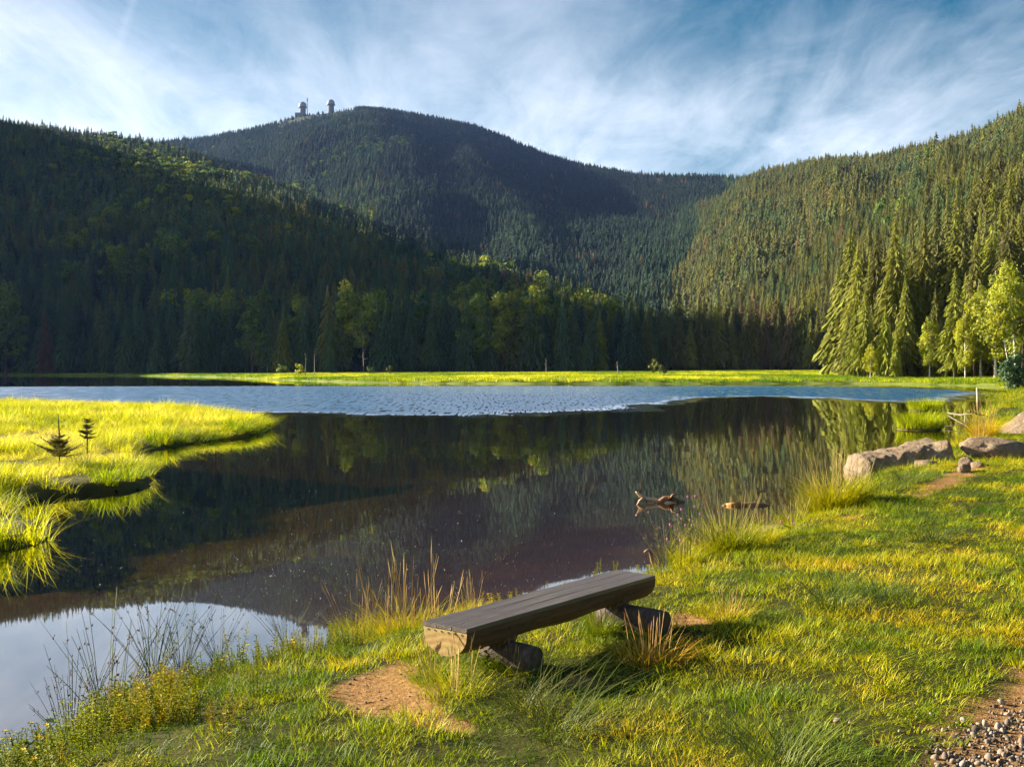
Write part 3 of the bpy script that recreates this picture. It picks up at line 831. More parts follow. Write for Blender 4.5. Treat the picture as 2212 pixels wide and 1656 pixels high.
tint = np.clip(0.30 + 0.55 * (tint_n - 0.5) + rs.normal(0, 0.17, n), 0, 0.75)
tint = np.where((fu > 1450) & ~isdec, tint + 0.22, tint)  # warm sunlit tone of the right-hand slopes put into the tint
tint = np.where((p[:, 1] > 1320) & (fu < 1600), np.clip(tint * 0.3, 0, 0.14), tint)  # weak light on the far mountain painted as darker trees
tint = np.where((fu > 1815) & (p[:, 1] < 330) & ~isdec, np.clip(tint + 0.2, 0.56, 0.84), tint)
edge_u = 1440 + 60 * fbm(p[:, 1] / 160, fu / 400, 0, 95, 2) + np.clip((p[:, 1] - 700) * 0.16, 0, 140)  # boundary of the shade painted into the tree tint
tint = np.where((p[:, 1] > 640) & (fu < edge_u) & (fu > 820), np.clip(tint * 0.35, 0, 0.2), tint)  # shade over the central valley put into the tint as darker trees
tint = np.where((fu > 1450) & (fu >= edge_u) & (p[:, 1] > 330) & ~isdec, np.clip(0.53 + 0.45 * (tint - 0.47), 0.36, 0.68), tint)  # sunlit olive of the right hill painted beyond that boundary
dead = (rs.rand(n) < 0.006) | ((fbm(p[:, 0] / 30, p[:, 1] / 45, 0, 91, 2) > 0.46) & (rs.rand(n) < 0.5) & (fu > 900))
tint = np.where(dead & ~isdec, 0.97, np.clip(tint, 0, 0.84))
tint = np.where(lower & ~isdec & ~dead, np.clip(tint + 0.10, 0, 0.62), tint)  # sun on the lower left slope put into a lighter tint
tint = np.where(isdec, np.clip(np.where(p[:, 1] > 1150, 0.1, np.where(lower, 0.56, 0.42)) + rs.normal(0, 0.2, n), 0, 1), tint)  # broadleaves on the lower slope tinted paler to read as lit crowns

# nearest row(s): individual trees; everything behind them reads as one mass
app = th / p[:, 1]
inframe = (fu > -20) & (fu < 2235)
front = inframe & (p[:, 1] < 700)
gap = p[:, 1] - np.interp(fu, [-300, 0, 300, 570, 700, 1106, 1450, 1700, 1790, 1815, 1830, 1900, 2000, 2080, 2211, 2500], [395, 408, 392, 372, 365, 372, 380, 390, 370, 260, 205, 196, 188, 182, 178, 170])
score = np.where(front, -gap / p[:, 1], -99)
sel = np.argsort(-score)
sel_sp = [i for i in sel if not isdec[i]][:235]
sel_de = [i for i in sel if isdec[i] and score[i] > -0.4][:20]
single = np.zeros(n, bool); single[sel_sp] = True; single[sel_de] = True
mass = ~single
near_mass = mass & (p[:, 1] < 620)
far_mass = mass & ~near_mass
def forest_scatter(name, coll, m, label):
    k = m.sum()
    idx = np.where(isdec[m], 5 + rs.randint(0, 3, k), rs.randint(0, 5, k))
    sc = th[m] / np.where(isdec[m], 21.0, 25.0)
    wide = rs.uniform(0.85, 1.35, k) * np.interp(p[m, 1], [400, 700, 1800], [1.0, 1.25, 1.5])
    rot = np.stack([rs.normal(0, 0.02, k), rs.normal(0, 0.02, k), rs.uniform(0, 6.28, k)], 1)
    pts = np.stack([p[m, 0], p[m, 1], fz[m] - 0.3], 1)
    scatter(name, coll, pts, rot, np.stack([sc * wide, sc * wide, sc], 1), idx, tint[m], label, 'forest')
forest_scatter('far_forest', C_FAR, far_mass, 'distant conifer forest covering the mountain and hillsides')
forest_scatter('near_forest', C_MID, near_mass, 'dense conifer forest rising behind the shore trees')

SPRUCE_HD = []
for i in range(6):
    c, t = proto_spruce(300 + i, 0)
    SPRUCE_HD.append((c.mesh('spruce_crown', [M_SPRUCE]), t.mesh('spruce_trunk', [M_BARK], True)))
SPRUCE_MD = []
for i in range(6):
    c, t = proto_spruce(320 + i, 1)
    SPRUCE_MD.append((c.mesh('spruce_crown', [M_SPRUCE]), t.mesh('spruce_trunk', [M_BARK], True)))
BROAD = []
for i in range(3):
    c = MB(); leaf_crown(c, 21, 12.0, 4.0, 8.0, 340 + i, 2400, 0.42, 30)
    t = MB(); trunk_tube(t, 17, 0.3, 6, seed=i)
    BROAD.append((c.mesh('broadleaf_crown', [M_LEAF]), t.mesh('broadleaf_trunk', [M_BARK], True)))

def tree(name, loc, height, base_h, meshes, label, group=None, tint_=0.3, rz=0.0, wide=1.0, cat='tree', lean=(0, 0)):
    e = bpy.data.objects.new(name, None); COL.objects.link(e)
    e.location = loc; e.rotation_euler = (lean[0], lean[1], rz)
    s = height / base_h; e.scale = (s * wide, s * wide, s)
    for k, me in zip(('crown', 'trunk'), meshes):
        o = bpy.data.objects.new(k, me); COL.objects.link(o); o.parent = e; o['tint'] = float(tint_)
    return tag(e, label, cat, group)

def where_far(u):
    if u < 130: return 'above the left edge of the grassy island'
    if u < 400: return 'above the middle of the grassy island'
    if u < 620: return 'above the right tip of the grassy island'
    if u < 900: return 'behind the left end of the marsh meadow'
    if u < 1200: return 'behind the marsh meadow left of its middle'
    if u < 1500: return 'behind the marsh meadow right of its middle'
    if u < 1815: return 'behind the right end of the marsh meadow'
    return None
rt = random.Random(4)
for i in list(sel_sp) + list(sel_de):
    u = fu[i]; wf = where_far(u); d = isdec[i]
    if wf:
        lab = ('shaded rounded broadleaved tree ' if d else 'dark shaded spruce in the front rows ') + wf
        grp = ('broadleaved trees ' if d else 'far shore spruces ') + wf
    else:
        lab = 'sunlit rounded tree among the spruces at the right shore' if d else ('sunlit tall spruce in the wood behind the right shore birches' if u > 2040 else 'sunlit tall spruce in the wood at the right end of the marsh')
        grp = ('right shore round trees' if d else ('right shore spruces behind birches' if u > 2040 else 'right shore spruces at marsh end'))
    ms = BROAD[rt.randrange(3)] if d else (SPRUCE_HD[rt.randrange(6)] if p[i, 1] < 300 else SPRUCE_MD[rt.randrange(6)])
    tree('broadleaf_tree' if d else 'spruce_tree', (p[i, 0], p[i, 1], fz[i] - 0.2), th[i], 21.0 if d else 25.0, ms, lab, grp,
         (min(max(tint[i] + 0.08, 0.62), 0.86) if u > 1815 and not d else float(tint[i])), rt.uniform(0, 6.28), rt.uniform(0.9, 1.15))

# hand-placed trees -------------------------------------------------------------
def zt(x, y):
    return float(far_z(np.array([x]), np.array([y]))[0][0])
def put_tree(name, u, y, vtop, base_h, meshes, label, tint_, wide=1.0, rz=0.0, lean=(0, 0), cat='tree', group=None):
    x = ux(u, y); z = zt(x, y)
    h = CAM_H + y * (VH - vtop) / FP - z
    return tree(name, (x, y, z - 0.1), h, base_h, meshes, label, group, tint_, rz, wide, cat, lean)
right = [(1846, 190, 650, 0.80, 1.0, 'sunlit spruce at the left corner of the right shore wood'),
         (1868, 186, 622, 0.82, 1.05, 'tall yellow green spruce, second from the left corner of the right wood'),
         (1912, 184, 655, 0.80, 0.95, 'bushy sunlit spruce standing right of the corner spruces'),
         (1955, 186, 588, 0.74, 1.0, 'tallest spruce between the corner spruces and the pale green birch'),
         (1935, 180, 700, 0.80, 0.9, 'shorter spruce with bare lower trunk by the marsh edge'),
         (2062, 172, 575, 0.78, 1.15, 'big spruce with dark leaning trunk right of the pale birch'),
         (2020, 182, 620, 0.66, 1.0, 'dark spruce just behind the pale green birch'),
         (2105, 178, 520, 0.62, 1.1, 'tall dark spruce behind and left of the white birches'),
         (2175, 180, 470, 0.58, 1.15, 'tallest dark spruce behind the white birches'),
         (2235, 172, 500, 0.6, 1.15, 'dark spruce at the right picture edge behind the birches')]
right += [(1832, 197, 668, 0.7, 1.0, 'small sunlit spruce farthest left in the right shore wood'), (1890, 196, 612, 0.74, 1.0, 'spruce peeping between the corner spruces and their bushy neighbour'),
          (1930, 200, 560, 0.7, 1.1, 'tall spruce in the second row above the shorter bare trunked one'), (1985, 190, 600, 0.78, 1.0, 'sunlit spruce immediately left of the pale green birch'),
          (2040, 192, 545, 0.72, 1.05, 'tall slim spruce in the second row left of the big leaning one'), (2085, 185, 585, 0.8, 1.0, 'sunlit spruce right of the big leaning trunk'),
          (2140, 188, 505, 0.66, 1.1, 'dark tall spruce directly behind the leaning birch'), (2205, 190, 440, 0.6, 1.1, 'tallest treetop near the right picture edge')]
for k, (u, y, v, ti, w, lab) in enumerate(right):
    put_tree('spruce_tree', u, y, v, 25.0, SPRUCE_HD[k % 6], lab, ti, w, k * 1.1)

def birch_mesh(seed, H, lean, leaf_n, lumps, rx, rz, zc, size=0.26):
    t = MB(); pts = trunk_tube(t, H, 0.17, 7, lean=lean, seed=seed, segs=7)
    r = random.Random(seed)
    for k in range(9):
        f = 0.4 + 0.06 * k; a = r.uniform(0, 6.28); q = pts[min(7, int(f * 7))]
        L_ = H * 0.13 * (1.2 - f)
        b0 = mathutils.Vector(q)
        t.tube([b0, b0 + mathutils.Vector((math.cos(a) * L_ * .6, math.sin(a) * L_ * .6, L_ * .6)), b0 + mathutils.Vector((math.cos(a) * L_ * 1.2, math.sin(a) * L_ * 1.2, L_ * .7))], [0.05, 0.035, 0.012], 4, 0, 0.5)
    c = MB(); leaf_crown(c, H, zc, rx, rz, seed + 1, leaf_n, size, lumps, hang=0.9, centre=(lean[0] * H * .5, lean[1] * H * .5))
    return c.mesh('birch_crown', [M_LEAF]), t.mesh('birch_trunk', [M_BIRCH], True)
b1 = birch_mesh(1, 20, (-0.09, 0), 6500, 60, 2.9, 7.2, 12.4, 0.22)
b2 = birch_mesh(2, 16, (-0.26, 0), 3000, 30, 1.9, 4.6, 11.6, 0.22)
b3 = birch_mesh(3, 15, (0.03, 0), 5200, 44, 2.2, 6.4, 8.4, 0.2)
put_tree('birch_tree', 2192, 158, 552, 20, b1, 'tall yellow green birch with white trunk near the right picture edge', 0.72)
put_tree('birch_tree', 2180, 152, 640, 16, b2, 'birch with a strongly leaning white trunk beside the tall birch', 0.8)
put_tree('birch_tree', 2008, 178, 672, 15, b3, 'bright pale green birch among the sunlit spruces of the right shore', 0.72)
put_tree('birch_tree', 2118, 172, 600, 15, b3, 'bushy yellow green birch left of the leaning white trunk', 0.75, 0.95, 2.0)
put_tree('birch_tree', 2226, 165, 600, 15, b3, 'yellow green birch cut by the right picture edge', 0.85, 1.1, 4.0)
put_tree('birch_tree', 2150, 166, 575, 15, b3, 'yellow green birch between the leaning trunk and the bushy birch', 0.72, 1.15, 1.2)
put_tree('birch_tree', 2085, 168, 665, 15, b3, 'small light green birch in front of the big leaning spruce', 0.8, 0.9, 3.1)
put_tree('birch_tree', 1880, 180, 735, 15, b3, 'low yellow green birch bush in front of the corner spruces', 0.85, 1.2, 5.0)
# dark bush at the right edge
bush_c, bush_t = MB(), MB()
leaf_crown(bush_c, 4.0, 1.6, 1.75, 1.9, 77, 2600, 0.15, 34); trunk_tube(bush_t, 4.0, 0.1, 5)
e = tree('young_spruce', (ux(2208, 96), 96, 0.2), 4.2, 4.0, (bush_c.mesh('bush_crown', [M_SPRUCE]), bush_t.mesh('bush_trunk', [M_BARK])), 'dense dark young spruce on the water edge at the right picture border', None, 0.25, 0.3, 1.0)

# left edge
put_tree('broadleaf_tree', 12, 392, 600, 21, BROAD[0], 'big layered green tree at the left picture edge on the far shore', 0.4, 1.2)
put_tree('spruce_tree', 98, 396, 665, 25.0, SPRUCE_MD[1], 'brownish dying spruce near the left picture edge on the far shore', 1.0, 1.2)
put_tree('broadleaf_tree', 905, 415, 640, 21, BROAD[1], 'yellowish broadleaved crown, left one of a pair above the marsh', 0.95, 0.75)
put_tree('broadleaf_tree', 936, 418, 638, 21, BROAD[2], 'yellowish broadleaved crown, right one of a pair above the marsh', 0.9, 0.85)
put_tree('broadleaf_tree', 1195, 400, 655, 21, BROAD[0], 'large green broadleaved tree behind the middle of the marsh', 0.62, 1.2)
put_tree('broadleaf_tree', 1265, 402, 672, 21, BROAD[2], 'round green broadleaved tree right of the largest one behind the marsh', 0.5, 1.1)

# dead snags and little marsh trees
def snag_mesh(seed, H, br):
    m = MB(); r = random.Random(seed)
    pts = trunk_tube(m, H, 0.13, 5, seed=seed, lean=(r.uniform(-.08, .08), 0))
    for k in range(br):
        f = r.uniform(0.3, 0.95); a = r.uniform(0, 6.28); L_ = H * 0.14 * r.uniform(0.5, 1.2)
        b0 = mathutils.Vector((pts[-1][0] * f * f, 0, H * f))
        m.tube([b0, b0 + mathutils.Vector((math.cos(a) * L_, math.sin(a) * L_, L_ * r.uniform(-.1, .5)))], [0.05, 0.015], 4)
    return m.mesh('snag', [M_SNAG])
for k, (u, v, y, lab) in enumerate(((785, 716, 300, 'pale bare dead trunk at the wood edge behind the marsh'), (680, 742, 290, 'leaning bare dead sapling by the birch bush on the marsh'),
                                   (660, 762, 250, 'thin bare twiggy dead tree beside the birch bush'), (1335, 778, 215, 'small twiggy dead pine standing alone on the marsh'),
                                   (250, 772, 392, 'thin pale dead trunk on the shaded far left shore'), (1180, 770, 330, 'short dead stub at the wood edge behind the marsh middle'))):
    x = ux(u, y); z = zt(x, y); h = CAM_H + y * (VH - v) / FP - z
    o = link('dead_tree', snag_mesh(40 + k, h, 9), None, (x, y, z - .1)); tag(o, lab, 'dead tree')
def small_tree(kind, u, y, vtop, lab, ti, wide=1.0):
    x = ux(u, y); z = zt(x, y); h = CAM_H + y * (VH - vtop) / FP - z
    c, t = MB(), MB()
    if kind == 'bush_': pass
    leaf_crown(c, h, h * 0.58, h * 0.30 * wide, h * 0.40, int(u), 260, h * 0.085, 9)
    trunk_tube(t, h * 0.8, h * 0.025, 5)
    tree('marsh_tree', (x, y, z - .05), 1, 1, (c.mesh('small_crown', [M_LEAF if kind != 'pine' else M_SPRUCE]), t.mesh('small_trunk', [M_BARK])), lab, None, ti)
small_tree('birch', 645, 252, 782, 'small pale green birch bush on the left end of the marsh', 0.75, 1.3)
small_tree('pine', 1413, 225, 775, 'small pine on the marsh, left one of a pair', 0.7)
small_tree('pine', 1432, 220, 785, 'low bushy pine on the marsh, right one of a pair', 0.5, 1.5)
small_tree('pine', 798, 262, 790, 'tiny green pine left of the cone shaped one on the marsh', 0.4, 1.6)
small_tree('pine', 843, 262, 789, 'tiny cone shaped green pine on the left marsh', 0.55, 1.3)
small_tree('birch', 606, 300, 787, 'low green shrub at the shaded left end of the marsh', 0.4, 1.7)
for k, (u, ti) in enumerate(((900, .4), (1080, .3), (1100, .5), (1180, .2), (1240, .4), (1560, .5), (1640, .4))):
    pass

# ------------------------------------------------------------------ summit buildings
def lathe(mb, prof, n=24, mat=0, c=(0, 0, 0)):
    vs, fs = [], []
    for (r, z) in prof:
        for k in range(n):
            a = 2 * math.pi * k / n
            vs.append((c[0] + r * math.cos(a), c[1] + r * math.sin(a), c[2] + z))
    for i in range(len(prof) - 1):
        for k in range(n):
            k2 = (k + 1) % n
            fs.append((i * n + k, i * n + k2, (i + 1) * n + k2, (i + 1) * n + k))
    fs.append(tuple(range(n))[::-1]); fs.append(tuple((len(prof) - 1) * n + k for k in range(n)))
    mb.add(vs, fs, mat)
def box(mb, c, s, mat=0, rz=0.0):
    x, y, z = c; a, b, h = s[0] / 2, s[1] / 2, s[2] / 2
    cs, sn = math.cos(rz), math.sin(rz)
    v = [(x + (i * a) * cs - (j * b) * sn, y + (i * a) * sn + (j * b) * cs, z + k * h) for i in (-1, 1) for j in (-1, 1) for k in (-1, 1)]
    mb.add(v, [(0, 1, 3, 2), (4, 6, 7, 5), (0, 4, 5, 1), (2, 3, 7, 6), (0, 2, 6, 4), (1, 5, 7, 3)], mat)
def radome(u, vtop, vbase, lab, base_block):
    y = 2235.0; x = ux(u, y)
    ztop = CAM_H + y * (VH - vtop) / FP; zb = CAM_H + y * (VH - vbase) / FP
    H = ztop - zb
    e = bpy.data.objects.new('radar_tower', None); COL.objects.link(e); e.location = (x, y, zb)
    tag(e, lab, 'tower')
    R = 7.8
    m = MB(); lathe(m, [(6.4, -14), (6.2, H * 0.44), (6.0, H * 0.45)], 24); link('tower', m.mesh('tower', [M_CONCRETE]), e)
    m = MB(); lathe(m, [(7.0, H * 0.45), (9.0, H * 0.455), (9.0, H * 0.50), (7.0, H * 0.505)], 24); link('gallery', m.mesh('gallery', [M_DARKSTEEL]), e)
    prof = []
    zc = H - R
    for k in range(13):
        a = -0.62 + (math.pi / 2 + 0.62) * k / 12
        prof.append((max(R * math.cos(a), 0.05), zc + R * math.sin(a)))
    m = MB(); lathe(m, prof, 28); link('dome', m.mesh('dome', [M_RADOME], True), e)
    if base_block:
        m = MB(); box(m, (-3, -3, -14), (20, 18, 24)); box(m, (4, -6, -20), (16, 18, 26)); link('base_building', m.mesh('base_building', [M_CONCRETE]), e)
radome(655, 222, 246, 'left radar tower with pale dome, wide base building on the summit', True)
radome(716, 217, 240, 'right radar tower with pale dome beside the summit, no base building', False)
y = 2230.0
m = MB(); zb = CAM_H + y * (VH - 255) / FP; zt_ = CAM_H + y * (VH - 213) / FP
m.tube([(0, 0, -10), (0, 0, zt_ - zb)], [0.9, 0.55], 6); m.tube([(0, 0, zt_ - zb - 8), (0, 0, zt_ - zb - 2)], 1.1, 6)
tag(link('antenna_mast', m.mesh('antenna_mast', [M_DARKSTEEL]), None, (ux(665, y), y, zb)), 'thin dark antenna mast right of the left radar dome', 'mast')
m = MB(); box(m, (0, 0, 3), (7, 7, 12)); r_ = link('summit_hut', m.mesh('hut_wall', [M_CONCRETE]), None, (ux(671, 2185), 2185, CAM_H + 2185 * (VH - 263) / FP))
tag(r_, 'small pale hut with red trim below the left radar tower', 'hut')
m = MB(); box(m, (0, -3.7, 4), (6.5, 0.5, 3)); link('red_panel', m.mesh('red_panel', [M_REDPAINT]), r_)

# ------------------------------------------------------------------ grasses
def blade(mb, base, az, h, w, bend, seg=3, bl=0.5, lean=0.0, mat=0):
    dx, dy = math.cos(az), math.sin(az)
    sx, sy = -dy, dx
    vs, fs = [], []
    for q in range(seg + 1):
        f = q / seg
        o = lean * h * f + bend * h * f * f
        zz = h * (f - 0.35 * bend * f * f)
        ww = w * (1 - f) ** 0.7 * 0.5
        c = (base[0] + dx * o, base[1] + dy * o, base[2] + zz)
        if q < seg:
            vs += [(c[0] - sx * ww, c[1] - sy * ww, c[2]), (c[0] + sx * ww, c[1] + sy * ww, c[2])]
        else: vs.append(c)
    for q in range(seg - 1):
        fs.append((2 * q, 2 * q + 1, 2 * q + 3, 2 * q + 2))
    fs.append((2 * seg - 2, 2 * seg - 1, 2 * seg))
    mb.add(vs, fs, mat, bl)

def clump(seed, n, h0, h1, spread, w, bend, seg=3, mats=None, outward=0.5):
    r = random.Random(seed); m = MB()
    for i in range(n):
        rr = spread * math.sqrt(r.random()); a = r.uniform(0, 6.28)
        az = a + r.uniform(-1.2, 1.2)
        blade(m, (rr * math.cos(a), rr * math.sin(a), -0.02), az, r.uniform(h0, h1), w * r.uniform(0.7, 1.3), bend * r.uniform(0.3, 1.6), seg, r.random(), outward * rr / max(spread, 1e-3) * r.uniform(0.2, 1.0))
    return m

C_LAWN = proto_collection('lawn_clump', [clump(500 + i, 34, 0.03, (0.075, 0.09, 0.11, 0.075)[i % 4], 0.085, 0.0048, 0.55).mesh('lawn_clump', [M_GRASS]) for i in range(6)])
C_SEDGE = proto_collection('sedge_clump', [clump(520 + i, 46, 0.14, 0.56, 0.17, 0.010, 0.55, 4).mesh('sedge_clump', [M_SEDGE]) for i in range(6)])
C_MARSHG = proto_collection('marsh_clump', [clump(540 + i, 40, 0.25, 0.7, 0.9, 0.07, 0.4, 2).mesh('marsh_clump', [M_SEDGE]) for i in range(4)])

def lawn():
    rs = np.random.RandomState(31)
    P_, S_, T_ = [], [], []
    for (y0, y1, dens, sc) in ((2.0, 7.5, 150, 1.0), (7.5, 12, 95, 1.2), (12, 20, 55, 1.5), (20, 40, 20, 2.1), (40, 118, 2.2, 4.5)):
        x0, x1 = -4.5, ux(2330, y1) + 4.0
        k = int((x1 - x0) * (y1 - y0) * dens)
        x = rs.uniform(x0, x1, k); y = rs.uniform(y0, y1, k)
        u = U0 + x / y * FP
        q = (x > ux(-160, y) - 1.5) & (x < ux(2340, y) + 4.0); x, y = x[q], y[q]
        s = poly_sdf(x, y, LAND)
        q = s > 0.02; x, y, s = x[q], y[q], s[q]
        d = dirt_at(x, y) + 0.45 * fbm(x * 2.5, y * 2.5, 0, 33, 3)
        q = rs.rand(len(x)) > smooth((d - 0.25) / 0.35) * 0.985; x, y, s, d = x[q], y[q], s[q], d[q]
        z = bank_z(x, y, s)
        tn = fbm(x * 0.8, y * 0.55, 0, 35, 3); tn2 = fbm(x * 3.0, y * 2.2, 0, 36, 3)
        t = 0.375 + 0.36 * tn + 0.44 * tn2 + rs.normal(0, 0.10, len(x))
        t = t + 0.25 * np.clip(d, 0, 1) + 0.10 * (rs.rand(len(x)) < 0.1)
        hh = sc * np.clip(0.95 + 1.3 * fbm(x * 1.8, y * 1.5, 0, 38, 3), 0.35, 2.0) * rs.uniform(0.75, 1.3, len(x))
        # ungrazed rim along the water
        hh = 0.8 * hh * (1 + 0.9 * np.exp(-s / 0.35)) * (1 - 0.45 * np.clip(d, 0, 1))
        P_.append(np.stack([x, y, z], 1)); S_.append(np.stack([np.full(len(x), sc) * rs.uniform(.8, 1.2, len(x)), np.full(len(x), sc), hh], 1)); T_.append(np.clip(t, 0.02, 0.98))
    Pp, Ss, Tt = np.concatenate(P_), np.concatenate(S_), np.concatenate(T_)
    k = len(Pp)
    rot = np.stack([rs.normal(0, 0.12, k), rs.normal(0, 0.12, k), rs.uniform(0, 6.28, k)], 1)
    scatter('lawn_grass', C_LAWN, Pp, rot, Ss, rs.randint(0, 6, k), Tt, 'short yellow green grass covering the sunny bank', 'grass')
    return k
n_lawn = lawn()

def island_grass():
    rs = np.random.RandomState(41)
    x = rs.uniform(-30, -4.8, 26000); y = rs.uniform(10.3, 63, 26000)
    u = U0 + x / y * FP
    q = (u > -160) & (u < 700); x, y = x[q], y[q]
    s = poly_sdf(x, y, ISLAND); z = np.maximum(island_z(x, y, s), -0.02)
    q = (s > 0.02)
    # a paler flattened strip crosses the island
    strip = np.exp(-((y - (29.0 + 0.12 * (x + 10))) / 2.4) ** 2) * (x < -10.5)
    q &= rs.rand(len(x)) > 0.45 * strip
    q &= fbm(x * 1.1, y * 0.9, 0, 47, 3) > -0.22 + 0.25 * (rs.rand(len(x)) - 0.5)
    x, y, s, z, strip = x[q], y[q], s[q], z[q], strip[q]
    t = 0.60 + 0.40 * fbm(x * 0.35, y * 0.22, 0, 43, 3) + 0.40 * fbm(x * 1.3, y * 1.0, 0, 44, 3) + rs.normal(0, 0.13, len(x))
    t = np.where(s < 0.5, t - 0.16, t) + 0.35 * strip
    hs = np.clip(0.72 + 0.75 * fbm(x * 0.7, y * 0.6, 0, 45, 3), 0.3, 1.5) * (1 - 0.62 * strip) * rs.uniform(0.75, 1.25, len(x))
    for (su, sv, sr) in ((127, 1000, 1.3), (187, 975, 0.9), (40, 1005, 0.8)):
        qx, qy = P(su, sv, 0.2); hs = hs * (1 - 0.62 * np.exp(-((x - qx) ** 2 + ((y - qy + 0.6) * 0.6) ** 2) / sr ** 2))
    sc = np.where(y > 30, 1.35, 1.0) * rs.uniform(0.65, 1.35, len(x))
    k = len(x)
    rot = np.stack([rs.normal(0, 0.12, k), rs.normal(0, 0.12, k), rs.uniform(0, 6.28, k)], 1)
    scatter('island_sedge', C_SEDGE, np.stack([x, y, z], 1), rot, np.stack([sc, sc, hs], 1), rs.randint(0, 6, k), np.clip(t, 0.03, 0.98), 'tall bright yellow sedge covering the island on the left', 'grass')
island_grass()

def marsh_grass():
    rs = np.random.RandomState(51)
    k0 = 30000
    y = rs.uniform(118, 420, k0); u = rs.uniform(-60, 2280, k0); x = ux(u, y)
    s = poly_sdf(x, y, LAND); h = hills(x, y)
    q = (s > 0.1) & (h < 1.5) & ((rs.rand(k0) < 0.45) | (s < 6)); x, y, s = x[q], y[q], s[q]
    z, _ = far_z(x, y)
    t = 0.26 - 0.2 * (U0 + x / y * FP < 590) + 0.7 * fbm(x * 0.08, y * 0.035, 0, 53, 4) + rs.normal(0, 0.12, len(x))  # hill shade at the left end put into the grass as darker tint
    k = len(x)
    rot = np.stack([0 * x, 0 * x, rs.uniform(0, 6.28, k)], 1)
    hs = np.clip(0.8 + 0.5 * fbm(x * 0.1, y * 0.1, 0, 54, 2), 0.4, 1.5) * np.where(s < 5, 1.15, 0.8)
    scatter('marsh_grass', C_MARSHG, np.stack([x, y, z - 0.02], 1), rot, np.stack([np.ones(k), np.ones(k), hs], 1), rs.randint(0, 4, k), np.clip(t, 0, 0.95), 'yellow green marsh grass on the far shore meadow', 'grass')
marsh_grass()

exec_after = []
